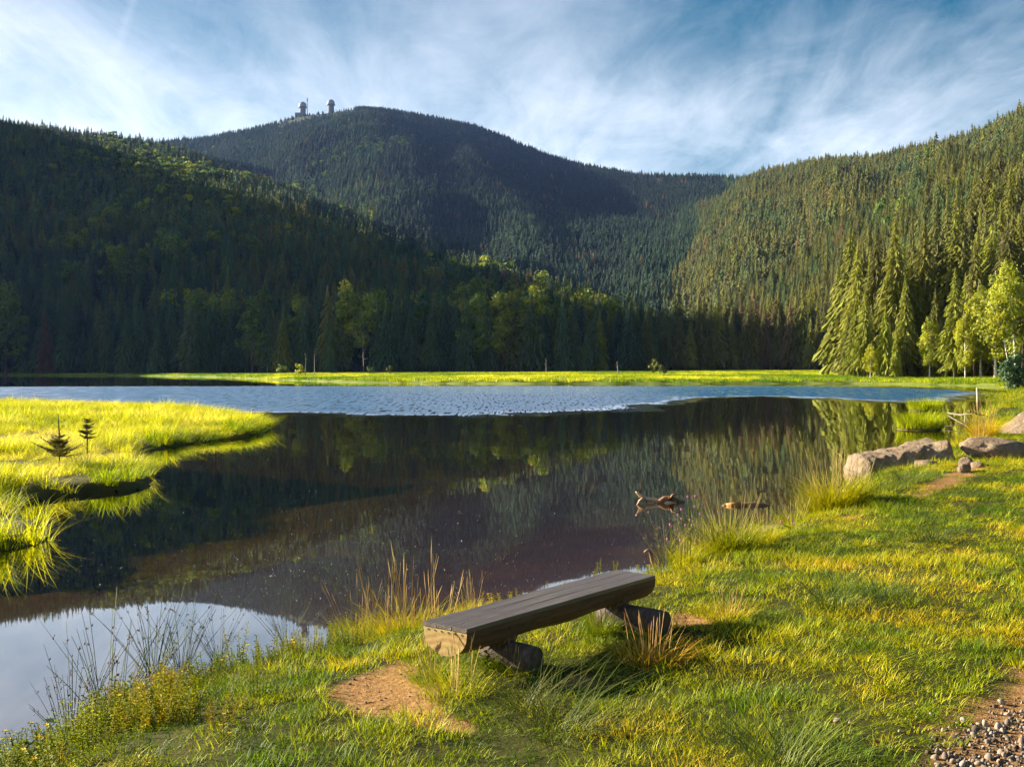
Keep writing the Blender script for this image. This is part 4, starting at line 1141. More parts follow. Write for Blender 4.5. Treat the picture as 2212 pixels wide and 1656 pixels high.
# ------------------------------------------------------------------ the log bench
def bench():
    ox, oy = -0.354, 5.838
    ax = math.atan2(0.790, 0.613)
    zt_ = 0.655
    root = bpy.data.objects.new('log_bench', None); COL.objects.link(root)
    g0 = ground_z(0.1, 6.3)
    root.location = (ox, oy, g0); root.rotation_euler = (0, 0, ax)
    tag(root, 'low weathered log bench with flat board seat on the grassy bank', 'bench')
    top = zt_ - g0
    Lb, W = 1.92, 0.305
    # half log below the boards; local x along the seat, y to the left, z up
    def section(k, wob):
        pts = []
        n = 14
        for i in range(n + 1):
            a = math.pi * i / n
            yy = math.cos(a) * (W / 2) * (1.0 + 0.02 * math.sin(3 * a + wob))
            zz = -math.sin(a) ** 0.75 * 0.140
            yy *= (1 - 0.10 * math.sin(a))
            pts.append((yy, zz))
        return pts
    m = MB(); n = 15; seg = 16
    vs, fs, mt = [], [], []
    for s in range(seg + 1):
        x = Lb * s / seg
        for (yy, zz) in section(s, s * 0.35):
            vs.append((x, yy + 0.004 * math.sin(s * 1.3), top - 0.024 + zz * (1 + 0.05 * math.sin(s * 0.9))))
    for s in range(seg):
        for i in range(n - 1):
            a = s * n + i
            fs.append((a, a + 1, a + n + 1, a + n))
        fs.append((s * n, s * n + n, s * n + 2 * n - 1, s * n + n - 1))
    m.add(vs, fs, 0)
    o0 = 0
    m.f.append(tuple(range(n))[::-1] if False else tuple(range(n))); m.m.append(1)
    m.f.append(tuple(seg * n + i for i in range(n))[::-1]); m.m.append(1)
    me = m.mesh('seat_log', [M_LOG, M_END])
    import bmesh
    bm = bmesh.new(); bm.from_mesh(me); bmesh.ops.recalc_face_normals(bm, faces=bm.faces); bm.to_mesh(me); bm.free()
    seat = link('seat_log', me, root)
    # three boards with open joints
    bw = (W + 0.006) / 3
    rr = random.Random(3)
    for k in range(3):
        yb = -W / 2 - 0.003 + bw * (k + 0.5)
        bm = bmesh.new()
        bmesh.ops.create_grid(bm, x_segments=12, y_segments=1, size=0.5)
        for v in bm.verts:
            v.co.x = (v.co.x + 0.5) * (Lb + 0.008 * k - 0.006) - 0.004; v.co.y = v.co.y * (bw - 0.0012); v.co.z = 0
        ex = bmesh.ops.extrude_face_region(bm, geom=bm.faces[:])
        for v in [g for g in ex['geom'] if isinstance(g, bmesh.types.BMVert)]: v.co.z = 0.023
        for v in bm.verts:
            v.co.z += 0.0005 * math.sin(v.co.x * 5 + k * 2); v.co.y += 0.001 * math.sin(v.co.x * 7 + k)
        bmesh.ops.recalc_face_normals(bm, faces=bm.faces)
        sharp = [ed for ed in bm.edges if len(ed.link_faces) == 2 and ed.calc_face_angle(0) > 1.0]
        bmesh.ops.bevel(bm, geom=sharp, offset=0.0018, segments=2, affect='EDGES')
        mm = bpy.data.meshes.new('seat_board'); bm.to_mesh(mm); bm.free(); mm.materials.append(M_BOARD)
        link('seat_board', mm, root, (0, yb, top - 0.0225))
    for k in range(6):
        mm = MB(); mm.tube([(-0.0035, 0, 0), (0.02, 0, 0)], 0.0045, 8)
        link('nail', mm.mesh('nail', [M_DARKSTEEL]), seat, (0.0, -W / 2 + 0.035 + 0.047 * k, top - 0.036))
    # foot logs and wedges
    for (xc, half, rad, zc, dz) in ((0.42, 0.175, 0.076, 0.078, 0), (1.60, 0.235, 0.080, 0.080, 0)):
        mm = MB(); pts, rads = [], []
        off = 0.115 if xc < 1 else 0.175
        for i in range(7):
            f = i / 6
            pts.append((xc + 0.004 * math.sin(i * 2.1), half - 2 * half * f - off, zc + 0.004 * math.sin(i)))
            rads.append(rad * (1 + 0.03 * math.sin(i * 1.7)) * (0.95 if i in (0, 6) else 1))
        mm.tube(pts, rads, 18, 0)
        me = mm.mesh('foot_log', [M_LOG2, M_LOGEND], True)
        me.polygons[len(me.polygons) - 1].material_index = 1; me.polygons[len(me.polygons) - 2].material_index = 1
        for pi in (-1, -2): me.polygons[len(me.polygons) + pi].use_smooth = False
        link('foot_log', me, root)
        bm = bmesh.new(); bmesh.ops.create_cube(bm, size=1)
        for v in bm.verts:
            wx = 0.13 if v.co.z < 0 else 0.12
            wy = 0.17 if v.co.z < 0 else 0.325
            v.co = (v.co.x * wx, v.co.y * wy, zc + 0.03 + (v.co.z + 0.5) * (top - 0.045 - zc - 0.03))
        bmesh.ops.bevel(bm, geom=bm.edges[:], offset=0.012, segments=2, affect='EDGES')
        mm = bpy.data.meshes.new('support_block'); bm.to_mesh(mm); bm.free(); mm.materials.append(M_LOG)
        link('support_block', mm, root, (xc + 0.005, 0, 0))
M_LOG2 = mat_wood('grey_brown_log', [(0.32, (0.03, 0.02, 0.016)), (0.5, (0.075, 0.05, 0.04)), (0.68, (0.15, 0.105, 0.085))], 5, 0.85)
M_LOGEND = mat_simple('dark_log_end', [(0.3, (0.06, 0.035, 0.02)), (0.7, (0.16, 0.10, 0.06))], 14)
bench()

# ------------------------------------------------------------------ boulders
def rock_mesh(seed, size, cuts=(), sub=4, amp=0.16, freq=1.6, name='boulder', mat=None):
    import bmesh
    bm = bmesh.new(); bmesh.ops.create_icosphere(bm, subdivisions=sub, radius=1.0)
    co = np.array([v.co[:] for v in bm.verts])
    fac_ = np.random.RandomState(seed).normal(size=(16, 3)); fac_ /= np.linalg.norm(fac_, axis=1)[:, None]
    facet = np.minimum(1.0, np.min(np.where(co @ fac_.T > 0.15, 0.80 / np.maximum(co @ fac_.T, 0.15), 9), axis=1))
    d = facet + amp * 1.6 * fbm(co[:, 0] * freq + 5, co[:, 1] * freq, co[:, 2] * freq, seed, 3) + amp * 0.5 * fbm(co[:, 0] * 5, co[:, 1] * 5, co[:, 2] * 5, seed + 9, 3)
    co = co * d[:, None]
    for (nx, ny, nz, dd) in cuts:
        nv = np.array([nx, ny, nz], float); nv /= np.linalg.norm(nv)
        over = co @ nv - dd
        co = co - np.where(over > 0, over * 0.88, 0)[:, None] * nv
    co = co * np.array(size)
    for v, c in zip(bm.verts, co): v.co = c
    me = bpy.data.meshes.new(name); bm.to_mesh(me); bm.free()
    me.materials.append(mat or M_ROCK)
    me.polygons.foreach_set('use_smooth', np.ones(len(me.polygons), bool))
    at = me.attributes.new('bl', 'FLOAT', 'POINT')
    return me
def wedge_rock():
    """long boulder: low at its left end, rising to a high rounded right end, with vertical clefts in the face"""
    nx, nr = 70, 40
    L_, vs, fs = 2.15, [], []
    for i in range(nx + 1):
        t = i / nx
        x = -1.0 + L_ * t
        hgt = (0.46 + 0.36 * t) * smooth(np.array(min(t / 0.10, 1.0))).item() ** 0.5 * (1 - smooth(np.array((t - 0.86) / 0.14)).item() * 0.9)
        hgt = max(hgt, 0.02)
        dep = (0.50 + 0.12 * math.sin(t * 3)) * (0.25 + 0.75 * min(1, t / 0.12, (1 - t) / 0.1 + 0.05))
        for j in range(nr):
            a = math.pi * (j / (nr - 1))
            cy = -math.cos(a); sz = math.sin(a)
            yy = cy * abs(cy) ** -0.35 * dep if abs(cy) > 1e-6 else 0
            zz = (sz ** 0.55) * hgt
            cl = 0
            if yy < 0.1:
                for (tc, w, dpt) in ((0.33, 0.028, 0.20), (0.47, 0.020, 0.10), (0.57, 0.03, 0.13)):
                    cl += dpt * math.exp(-((t - tc - 0.02 * math.sin(zz * 9)) / w) ** 2) * smooth(np.array(1 - zz / hgt * 0.95)).item() ** 0.5
            nn = 0.17 * abs(fbm(np.array([x * 2.4]), np.array([yy * 2.4]), np.array([zz * 2.8]), 66, 4)[0]) * 1.6 - 0.05
            vs.append((x + 0.10 * (0.5 - zz) , yy + cl - nn * cy * 1.3 * -1, zz * (1 + nn * 1.0) - 0.12))
    for i in range(nx):
        for j in range(nr - 1):
            a = i * nr + j
            fs.append((a, a + nr, a + nr + 1, a + 1))
    fs.append(tuple(range(nr))); fs.append(tuple(nx * nr + j for j in range(nr))[::-1])
    m = MB(); m.add(vs, fs)
    return m.mesh('boulder', [M_ROCK], True)
x, y = P(1955, 1022, 0.05)
tag(link('boulder', wedge_rock(), None, (x - 0.05, y + 0.35, 0.0), (0, 0, 0.12), (1.0, 1.0, 1.0)), 'long wedge shaped granite boulder at the water edge, rising to the right', 'boulder')
x, y = P(2003, 1012, 0.22)
tag(link('boulder', rock_mesh(12, (0.30, 0.26, 0.20), ((0, 0, 1, 0.85),), 3), None, (x, y, 0.20), (0, 0.1, 0.2)), 'small rounded boulder in front of the long wedge shaped one', 'boulder')
x, y = P(2165, 990, 0.35)
tag(link('boulder', rock_mesh(15, (0.72, 0.42, 0.30), ((-0.2, -0.4, 1, 0.7), (0.5, -1, 0.3, 0.7)), 4), None, (x + 0.05, y + 0.3, 0.46), (0, 0.05, 0.1)), 'pale rounded boulder in the grass right of the long wedge', 'boulder')
x, y = P(2225, 925, 0.45)
tag(link('boulder', rock_mesh(18, (1.5, 1.0, 0.75), ((-0.6, -0.3, 1, 0.55),), 4), None, (x + 0.65, y, 0.45), (0, -0.15, 0.0)), 'pinkish boulder behind orange grass, cut by the right picture edge', 'boulder')
for k, (u, v, s, lab) in enumerate(((2088, 1008, 0.13, 'small pale stone beside the sandy path, upper one of three'), (2083, 1022, 0.12, 'small pale stone beside the sandy path, lowest of three'), (2112, 1012, 0.10, 'small pale stone beside the sandy path, rightmost of three'))):
    x, y = P(u, v, 0.32)
    tag(link('stone', rock_mesh(30 + k, (s * 1.25, s, s * 0.9), (), 3), None, (x, y, ground_z(x, y) + s * 0.35), (0, 0, k)), lab, 'stone')
x, y = P(1705, 1145, 0.12)
tag(link('stone', rock_mesh(37, (0.42, 0.22, 0.13), ((0, 0, 1, .7),), 3), None, (x - 0.1, y + .1, 0.06), (0, 0.12, 0.5)), 'flat grey stone at the water edge between two tussocks', 'stone')

# ------------------------------------------------------------------ driftwood
def driftwood():
    x, y = P(1420, 1086)
    px = y / FP
    e = bpy.data.objects.new('driftwood', None); COL.objects.link(e); e.location = (x, y, 0)
    tag(e, 'forked bleached driftwood branch sticking out of the shallow water', 'driftwood')
    def L(u, v, dy=0): return ((u - 1420) * px, dy, (1084 - v) * px)
    m = MB()
    m.tube([L(1373, 1059, -.1), L(1383, 1068), L(1393, 1074), L(1408, 1077), L(1424, 1080), L(1440, 1084), L(1462, 1088)], [0.012, 0.030, 0.034, 0.030, 0.034, 0.04, 0.03], 9)
    link('branch', m.mesh('branch', [M_DRIFT], True), e)
    m = MB(); m.tube([L(1393, 1074), L(1381, 1078, -.12), L(1372, 1084, -.25)], [0.030, 0.026, 0.006], 8)
    link('fork', m.mesh('fork', [M_DRIFT], True), e)
    m = MB(); m.tube([L(1420, 1083, -.05), L(1436, 1078, .02), L(1452, 1076, .05), L(1470, 1083, .1), L(1490, 1089, .2)], [0.03, 0.06, 0.055, 0.04, 0.02], 9)
    m.tube([L(1450, 1076), L(1452, 1066, -.05), L(1462, 1065, -.02)], [0.03, 0.02, 0.012], 6)
    m.tube([L(1448, 1078), L(1444, 1070, -.08)], [0.02, 0.008], 6)
    link('stump_knot', m.mesh('stump_knot', [M_DRIFT_DARK], True), e)
driftwood()
def sunken_log():
    x, y = P(1595, 1092)
    px = y / FP
    e = bpy.data.objects.new('sunken_log', None); COL.objects.link(e); e.location = (x, y, -0.02)
    tag(e, 'half sunken log with an orange stripped patch in the shallow water', 'log')
    m = MB(); m.tube([(-42 * px, 0, -.03), (-30 * px, 0, 0.0), (0, 0.02, 0.012), (40 * px, 0.03, 0.016), (64 * px, 0, 0.0), (80 * px, 0, -.03)], [0.02, 0.045, 0.055, 0.055, 0.045, 0.02], 10)
    link('log', m.mesh('log', [M_DRIFT_DARK], True), e)
    m = MB(); m.tube([(-26 * px, -0.004, 0.008), (-12 * px, 0.0, 0.014), (4 * px, 0.012, 0.018)], [0.046, 0.054, 0.055], 10)
    link('stripped_patch', m.mesh('stripped_patch', [M_DRIFT_ORANGE], True), e)
sunken_log()
def stick(pix, rads, label, mat, z=0.05):
    pts = [(*P(u, v, zz), zz) for (u, v, zz) in pix]
    b0 = pts[0]
    m = MB(); m.tube([(q[0] - b0[0], q[1] - b0[1], q[2]) for q in pts], rads, 7)
    o = link('fallen_branch', m.mesh('fallen_branch', [mat], True), None, (b0[0], b0[1], 0)); tag(o, label, 'branch')
stick([(2040, 922, 0.05), (2075, 917, 0.12), (2110, 907, 0.35)], [0.018, 0.015, 0.010], 'pale bare branch slanting from the water to the grass, lower one', M_SNAG)
stick([(2048, 892, 0.05), (2075, 896, 0.15), (2100, 893, 0.3)], [0.035, 0.03, 0.012], 'thick grey branch lying at the reedy water edge', M_SNAG)
stick([(2095, 888, 0.5), (2115, 895, 0.35), (2130, 897, 0.3)], [0.03, 0.028, 0.015], 'dark branch lying in the yellow grass above the reeds', M_DRIFT_DARK)
x, y = P(2113, 872, 0.2)
m = MB(); m.tube([(0, 0, -.3), (-0.06, 0, 0.85)], [0.055, 0.05], 8)
tag(link('wooden_post', m.mesh('wooden_post', [M_DRIFT], True), None, (x, y, 0.2)), 'short pale wooden post standing in the reeds at the right shore', 'post')
x, y = P(1405, 1213, 0.3)
m = MB(); m.tube([(-.045, 0, 0.10), (-.05, 0, 0.135), (-0.02, 0, 0.155), (0.0, 0, 0.14), (0.02, 0, 0.05), (0.06, 0, -0.05)], [0.006, 0.009, 0.012, 0.014, 0.016, 0.014], 7)
tag(link('broken_stick', m.mesh('broken_stick', [M_DRIFT_DARK], True), None, (x, y, 0.25)), 'short broken brown stick bent over behind the far end of the bench', 'stick')

# ------------------------------------------------------------------ tussocks and shore plants
def tussock_mesh(seed, n, h0, h1, spread, w, bend, mats, stalks=0, sh=(0.4, 0.7), heads=None, seg=4, outward=0.7):
    m = clump(seed, n, h0, h1, spread, w * 0.75, bend, seg, outward=outward)
    r = random.Random(seed + 5)
    for i in range(stalks):
        a = r.uniform(0, 6.28); rr = spread * 0.7 * math.sqrt(r.random())
        b0 = mathutils.Vector((rr * math.cos(a), rr * math.sin(a), 0)); h = r.uniform(*sh)
        ln = r.uniform(0.0, 0.42) if heads != 'rush' else r.uniform(0.1, 0.9); az = a + r.uniform(-.6, .6)
        tip = b0 + mathutils.Vector((math.cos(az) * ln * h, math.sin(az) * ln * h, h))
        mid = b0.lerp(tip, 0.55) + mathutils.Vector((0, 0, 0.05 * h))
        m.tube([b0, mid, tip], [0.0022, 0.0018, 0.0010], 4, 1 % len(mats), r.random(), cap=False)
        if heads == 'plume':
            m.tube([mid.lerp(tip, 0.35), mid.lerp(tip, 0.7), tip + (tip - mid) * 0.05], [0.0012, 0.0030, 0.0008], 5, 2 % len(mats), r.random(), cap=False)
        elif heads == 'rush':
            q = mid.lerp(tip, 0.55)
            for k in range(3):
                s = 0.009 * r.uniform(.5, 1.2); c = q + mathutils.Vector((r.uniform(-1, 1), r.uniform(-1, 1), r.uniform(-1, 1))) * 0.012
                m.tube([c, c + mathutils.Vector((0.3 * s, 0.2 * s, s))], [s * .5, s * .35], 4, 2 % len(mats), r.random())
    return m.mesh('tussock', mats)
PLANTS = []
def plant(name, u, v, me, lab, ti, sc=1.0, z=None, group=None, cat='plant', rz=None):
    zg = 0.33 if z is None else z
    for _ in range(4):
        x, y = P(u, v, zg); zn = ground_z(x, y)
        if z is not None: break
        zg = max(zn, 0.0)
    o = link(name, me, None, (x, y, zg - 0.01), (0, 0, rz if rz is not None else (u * 0.37) % 6.28), (sc,) * 3 if not hasattr(sc, '__len__') else sc)
    o['tint'] = ti
    return tag(o, lab, cat, group)

T_GREEN = [tussock_mesh(600 + i, 520, 0.16, 0.54, 0.19, 0.0125, 0.7, [M_GRASS, M_STRAW, M_STRAW], 26, (0.36, 0.66), 'plume') for i in range(3)]
T_DRY = [tussock_mesh(610 + i, 260, 0.10, 0.30, 0.21, 0.008, 0.7, [M_GRASS, M_STRAW, M_STRAW], 24, (0.12, 0.60), 'plume') for i in range(2)]
T_RUSH = [tussock_mesh(620 + i, 10, 0.1, 0.25, 0.10, 0.006, 0.5, [M_GRASS, M_RUSH, M_SEED], 34, (0.22, 0.66), 'rush') for i in range(3)]
T_SPRAWL = [tussock_mesh(630 + i, 170, 0.12, 0.38, 0.12, 0.0055, 1.1, [M_RUSH, M_RUSH, M_SEED], 0, (0.2, 0.42), None, outward=1.6) for i in range(2)]
T_ORANGE = tussock_mesh(640, 240, 0.10, 0.26, 0.15, 0.005, 0.9, [M_GRASS, M_STRAW, M_STRAW], 16, (0.2, 0.32), 'plume', outward=1.0)

plant('grass_tussock', 1580, 1190, T_GREEN[0], 'big green tussock with tan plumes on the bank below the sunken log', 0.42, 1.0, cat='grass tussock')
plant('grass_tussock', 1525, 1200, T_GREEN[2], 'yellow green tussock left of the big one below the driftwood', 0.5, 0.72, cat='grass tussock')
plant('grass_tussock', 1800, 1098, T_GREEN[1], 'tall reddish tipped tussock left of the long boulder', 0.55, 1.28, cat='grass tussock')
plant('grass_tussock', 1765, 1105, T_GREEN[2], 'tussock leaning over the water left of the tall reddish one', 0.5, 1.05, cat='grass tussock')
plant('grass_tussock', 1850, 1082, T_GREEN[0], 'green tussock between the tall reddish one and the long boulder', 0.38, 1.0, cat='grass tussock')
plant('grass_tussock', 1905, 1060, T_SPRAWL[0], 'dark green sprawling tussock at the foot of the long boulder', 0.3, 1.9, cat='grass tussock')
plant('grass_tussock', 1960, 1045, T_SPRAWL[1], 'sprawling green tussock by the sandy path and the boulder', 0.45, 1.7, cat='grass tussock')
plant('grass_tussock', 2125, 945, T_GREEN[1], 'pale dry tussock between the two large boulders', 0.78, 1.5, cat='grass tussock')
plant('grass_tussock', 2110, 962, T_DRY[0], 'dry straw tussock leaning beside the pale rounded boulder', 0.75, 1.6, cat='grass tussock')
plant('grass_tussock', 1715, 1128, T_GREEN[0], 'low tussock with pink flowers beside it at the water edge', 0.42, 0.75, cat='grass tussock')
plant('grass_tussock', 885, 1352, T_DRY[0], 'dry grass tuft with tall tan stalks behind the bench near end', 0.62, 1.22, cat='grass tussock')
plant('grass_tussock', 835, 1358, T_DRY[1], 'dry tan grass tuft left of the tallest stalks', 0.62, 1.1, cat='grass tussock')
plant('grass_tussock', 945, 1340, T_DRY[1], 'dry tan grass tuft with slanting stalks right of the tallest stalks', 0.6, 1.0, cat='grass tussock')
plant('grass_tussock', 1020, 1322, T_DRY[0], 'short dry tuft behind the middle of the bench', 0.6, 0.62, cat='grass tussock')
plant('grass_tussock', 770, 1372, T_DRY[0], 'sparse tuft of thin stalks at the right end of the sky reflection', 0.55, 0.8, cat='grass tussock')
plant('grass_tussock', 1405, 1432, T_ORANGE, 'orange brown grass tuft in front of the bench far leg', 0.86, 1.05, cat='grass tussock')
plant('grass_tussock', 1200, 1582, T_SPRAWL[0], 'grey green rush tuft fanned out in the lawn before the bench', 0.55, 1.15, cat='grass tussock')
plant('grass_tussock', 1130, 1530, T_SPRAWL[1], 'thin upright blades in the lawn below the bench near leg', 0.6, 0.9, cat='grass tussock')
plant('grass_tussock', 1690, 1665, T_SPRAWL[1], 'rush tuft cut by the bottom picture edge in the lawn', 0.5, 1.2, cat='grass tussock')
plant('grass_tussock', 1790, 1312, T_SPRAWL[0], 'dark wiry tuft in the middle of the lawn right of the bench', 0.2, 1.35, cat='grass tussock')
plant('grass_tussock', 1900, 1290, T_SPRAWL[1], 'dark wiry tuft, right neighbour of the one in mid lawn', 0.25, 1.0, cat='grass tussock')
plant('grass_tussock', 2010, 1172, T_SPRAWL[1], 'dark flat tuft high on the right lawn', 0.15, 1.1, cat='grass tussock')
plant('grass_tussock', 1575, 1335, T_ORANGE, 'dark brownish tuft beside the bare soil behind the bench far leg', 0.7, 0.8, cat='grass tussock')
plant('grass_tussock', 985, 1500, T_ORANGE, 'bushy yellow green tuft beside the soil patch at the bench near end', 0.45, 1.0, cat='grass tussock')
plant('grass_tussock', 940, 1470, T_ORANGE, 'green tuft touching the near end of the bench', 0.35, 0.9, cat='grass tussock')
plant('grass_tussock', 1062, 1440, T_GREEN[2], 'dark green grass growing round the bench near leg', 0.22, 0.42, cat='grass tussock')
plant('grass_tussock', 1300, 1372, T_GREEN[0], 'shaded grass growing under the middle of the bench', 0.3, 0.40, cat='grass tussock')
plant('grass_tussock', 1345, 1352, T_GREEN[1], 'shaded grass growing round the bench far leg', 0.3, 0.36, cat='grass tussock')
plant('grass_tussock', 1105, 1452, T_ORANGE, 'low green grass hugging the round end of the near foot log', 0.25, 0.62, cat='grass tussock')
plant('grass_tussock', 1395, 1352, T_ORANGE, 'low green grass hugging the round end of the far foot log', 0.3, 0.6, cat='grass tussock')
plant('grass_tussock', 1655, 1172, T_GREEN[1], 'yellow tussock right of the big one, before the flat stone', 0.55, 0.6, cat='grass tussock')
plant('grass_tussock', 1480, 1218, T_GREEN[1], 'leafy yellow green tuft at the foot of the thistles', 0.52, 0.55, cat='grass tussock')
for k, (u, v, sc, lab) in enumerate(((1440, 1215, 1.0, 'upright green rushes between the bench and the thistles'), (1475, 1212, 0.8, 'thin rushes right beside the thistles'),
        (330, 1450, 0.95, 'dark rushes against the sky reflection, rightmost big clump on the left bank'), (390, 1440, 0.8, 'rush clump beside the tall leafy stems on the left bank'),
        (620, 1400, 0.62, 'short dark rush clump with many brown seed heads at the end of the sky reflection'), (235, 1530, 1.05, 'rushes with brown seeds leaning over the sky reflection'),
        (150, 1575, 0.95, 'rush clump right of the leafy twig at the lower left'), (470, 1425, 0.6, 'small rush clump behind the tall leafy stems'))):
    plant('rush_clump', u, v, T_RUSH[k % 3], lab, 0.25 if v > 1300 else 0.6, sc, cat='rushes')

# islets
def islet(u, v, rad, lab, seed):
    x, y = P(u, v)
    m = clump(seed, 900, 0.25, 0.8, rad, 0.020, 0.5, 3, outward=0.35)
    e = bpy.data.objects.new('reed_islet', None); COL.objects.link(e); e.location = (x, y, 0); e.scale = (1, 0.9, 1)
    a = link('sedge_tuft', m.mesh('sedge_tuft', [M_SEDGE]), e, (0, 0, 0.08)); a['tint'] = 0.36
    link('peat_mound', rock_mesh(seed, (rad * 1.02, rad * 1.02, 0.14), (), 3, 0.1, mat=M_PEAT), e)
    tag(e, lab, 'islet')
islet(1998, 887, 0.80, 'small grassy islet off the right shore, farther of the two', 701)
islet(1988, 928, 0.74, 'small grassy islet off the right shore, nearer of the two', 702)
x, y = P(1990, 878)
# thistles
def thistle(seed, h, nb):
    r = random.Random(seed); m = MB(); heads = MB()
    tip = mathutils.Vector((r.uniform(-.05, .05), 0, h))
    m.tube([(0, 0, 0), tip * 0.5 + mathutils.Vector((0.01, 0, 0)), tip], [0.006, 0.005, 0.003], 6)
    ends = [tip]
    for k in range(nb):
        f = r.uniform(0.35, 0.8); s = -1 if k % 2 else 1
        q = tip * f; e = q + mathutils.Vector((s * r.uniform(.03, .10), r.uniform(-.05, .05), h * r.uniform(.15, .32)))
        m.tube([q, q.lerp(e, .5) + mathutils.Vector((s * .01, 0, -.01)), e], [0.0035, 0.003, 0.002], 5); ends.append(e)
    for k in range(7):
        f = r.uniform(.05, .6); q = tip * f; az = r.uniform(0, 6.28)
        blade(m, tuple(q), az, 0.10, 0.014, 1.0, 3, r.random(), 0.8)
    for e in ends:
        heads.tube([e + mathutils.Vector((0, 0, -.006)), e + mathutils.Vector((0, 0, .006)), e + mathutils.Vector((0, 0, .018))], [0.004, 0.010, 0.007], 7)
    return m, heads
def put_thistle(u, v, seed, h, nb, lab):
    m, hd = thistle(seed, h, nb); x, y = P(u, v, 0.3)
    e = bpy.data.objects.new('thistle', None); COL.objects.link(e); e.location = (x, y, ground_z(x, y))
    a = link('stem', m.mesh('thistle_stem', [M_GRASS]), e); a['tint'] = 0.5
    a = link('flower_heads', hd.mesh('flower_heads', [M_FLOWER_P]), e); a['tint'] = 0.3
    tag(e, lab, 'thistle')
put_thistle(1492, 1200, 3, 0.62, 5, 'tallest thistle with pink flower heads in front of the driftwood')
put_thistle(1470, 1205, 5, 0.44, 3, 'budding thistle stalk left of the tallest thistle')
put_thistle(1452, 1205, 7, 0.40, 2, 'thin leaning thistle stalk nearest the bench')
put_thistle(1706, 1155, 9, 0.20, 5, 'low thistle with pink flowers by the flat stone')

# leafy herbs: upright stems with leaf pairs
def leaf(mb, c, az, L_, w, up, bl, mat=0):
    dx, dy = math.cos(az), math.sin(az); sx, sy = -dy, dx
    c = mathutils.Vector(c)
    mid = c + mathutils.Vector((dx * L_ * .5, dy * L_ * .5, up * L_ * .6)); tip = c + mathutils.Vector((dx * L_, dy * L_, up * L_ * .5))
    s = mathutils.Vector((sx, sy, 0)) * w * .5
    mb.add([tuple(c), tuple(mid - s), tuple(tip), tuple(mid + s), tuple(mid - mathutils.Vector((0, 0, w * .18)))], [(0, 1, 4), (1, 2, 4), (2, 3, 4), (3, 0, 4)], mat, bl)
def herb(seed, h, stems, spread, ll, flowers=0):
    r = random.Random(seed); m = MB()
    for s in range(stems):
        a = r.uniform(0, 6.28); rr = spread * math.sqrt(r.random()); b0 = mathutils.Vector((rr * math.cos(a), rr * math.sin(a), -.01))
        hh = h * r.uniform(.6, 1.1); tip = b0 + mathutils.Vector((r.uniform(-.12, .12) * hh + math.cos(a) * .15 * hh, r.uniform(-.12, .12) * hh + math.sin(a) * .15 * hh, hh))
        m.tube([b0, tip], [0.0025, 0.0012], 4, 0, r.random(), cap=False)
        nl = int(hh / (ll * .55)) + 2
        for k in range(nl):
            f = (k + .6) / nl; q = b0.lerp(tip, f); az = k * 1.57 + r.uniform(-.4, .4)
            for o in (0, math.pi): leaf(m, q, az + o, ll * (1.1 - .5 * f) * r.uniform(.7, 1.2), ll * .42, r.uniform(.1, .8), r.random())
        if r.random() < flowers:
            for k in range(5): leaf(m, tip, k * 1.256, 0.014, 0.010, 0.3, r.random(), 1)
    return m.mesh('herb', [M_HERB, M_FLOWER_Y])
C_HERB = proto_collection('herb_clump', [herb(800 + i, 0.17, 7, 0.09, 0.03, (0.0, 0.12, 0.0, 0.2)[i % 4]) for i in range(4)])
def undergrowth():
    rs = np.random.RandomState(61)
    x = rs.uniform(-3.2, 1.6, 9000); y = rs.uniform(3.2, 11, 9000)
    s = poly_sdf(x, y, LAND); u = U0 + x / y * FP
    left = smooth((-0.6 - x) / 1.2)
    w = np.exp(-np.maximum(s - 0.1, 0) / (0.20 + 0.75 * left)) * (0.30 + 0.7 * left)
    w = w * np.clip(0.6 + 1.3 * fbm(x * 1.5, y * 1.5, 0, 63, 2), 0, 1)
    q = (s > 0.02) & (u > -160) & (rs.rand(len(x)) < w * 0.5) & (dirt_at(x, y) < 0.3); x, y, s = x[q], y[q], s[q]
    z = bank_z(x, y, s); k = len(x)
    t = np.clip(0.52 + 0.6 * fbm(x * 1.2, y * 1.2, 0, 64, 3) + rs.normal(0, .12, k), 0, 1)
    sc = rs.uniform(0.35, 1.0, k) * (1 + 0.45 * smooth((-0.9 - x) / 0.8) * np.exp(-s / 0.8))
    scatter('bank_herbs', C_HERB, np.stack([x, y, z], 1), np.stack([rs.normal(0, .15, k), rs.normal(0, .15, k), rs.uniform(0, 6.28, k)], 1), sc, rs.randint(0, 4, k), t, 'leafy yellow green herbs along the rim of the left bank', 'herbs')
undergrowth()
def single_herb(u, v, seed, h, stems, spread, ll, lab, ti, cat='herb', fl=0.0):
    plant('leafy_herb', u, v, herb(seed, h, stems, spread, ll, fl), lab, ti, cat=cat)
single_herb(512, 1440, 901, 0.30, 4, 0.05, 0.035, 'tall leafy stem standing against the sky reflection on the left bank', 0.45)
single_herb(470, 1450, 902, 0.24, 4, 0.06, 0.035, 'leafy stems left of the tallest leafy stem', 0.5)
single_herb(735, 1390, 903, 0.22, 6, 0.09, 0.035, 'bright leafy herb right of the sky reflection', 0.55)
single_herb(800, 1370, 904, 0.24, 6, 0.10, 0.035, 'bright leafy herb at the foot of the dry tan stalks', 0.6)
single_herb(1047, 1456, 905, 0.17, 2, 0.03, 0.06, 'small nettle with long leaves beside the bench near leg', 0.25)
single_herb(1290, 1232, 906, 0.14, 2, 0.03, 0.03, 'little yellow green sprig behind the bench seat, left of two', 0.55)
single_herb(1330, 1228, 907, 0.14, 2, 0.03, 0.03, 'little yellow green sprig behind the bench seat, right of two', 0.5)
single_herb(495, 1610, 908, 0.13, 3, 0.05, 0.03, 'yellow flowering herb in the lower left lawn', 0.5, fl=1.0)
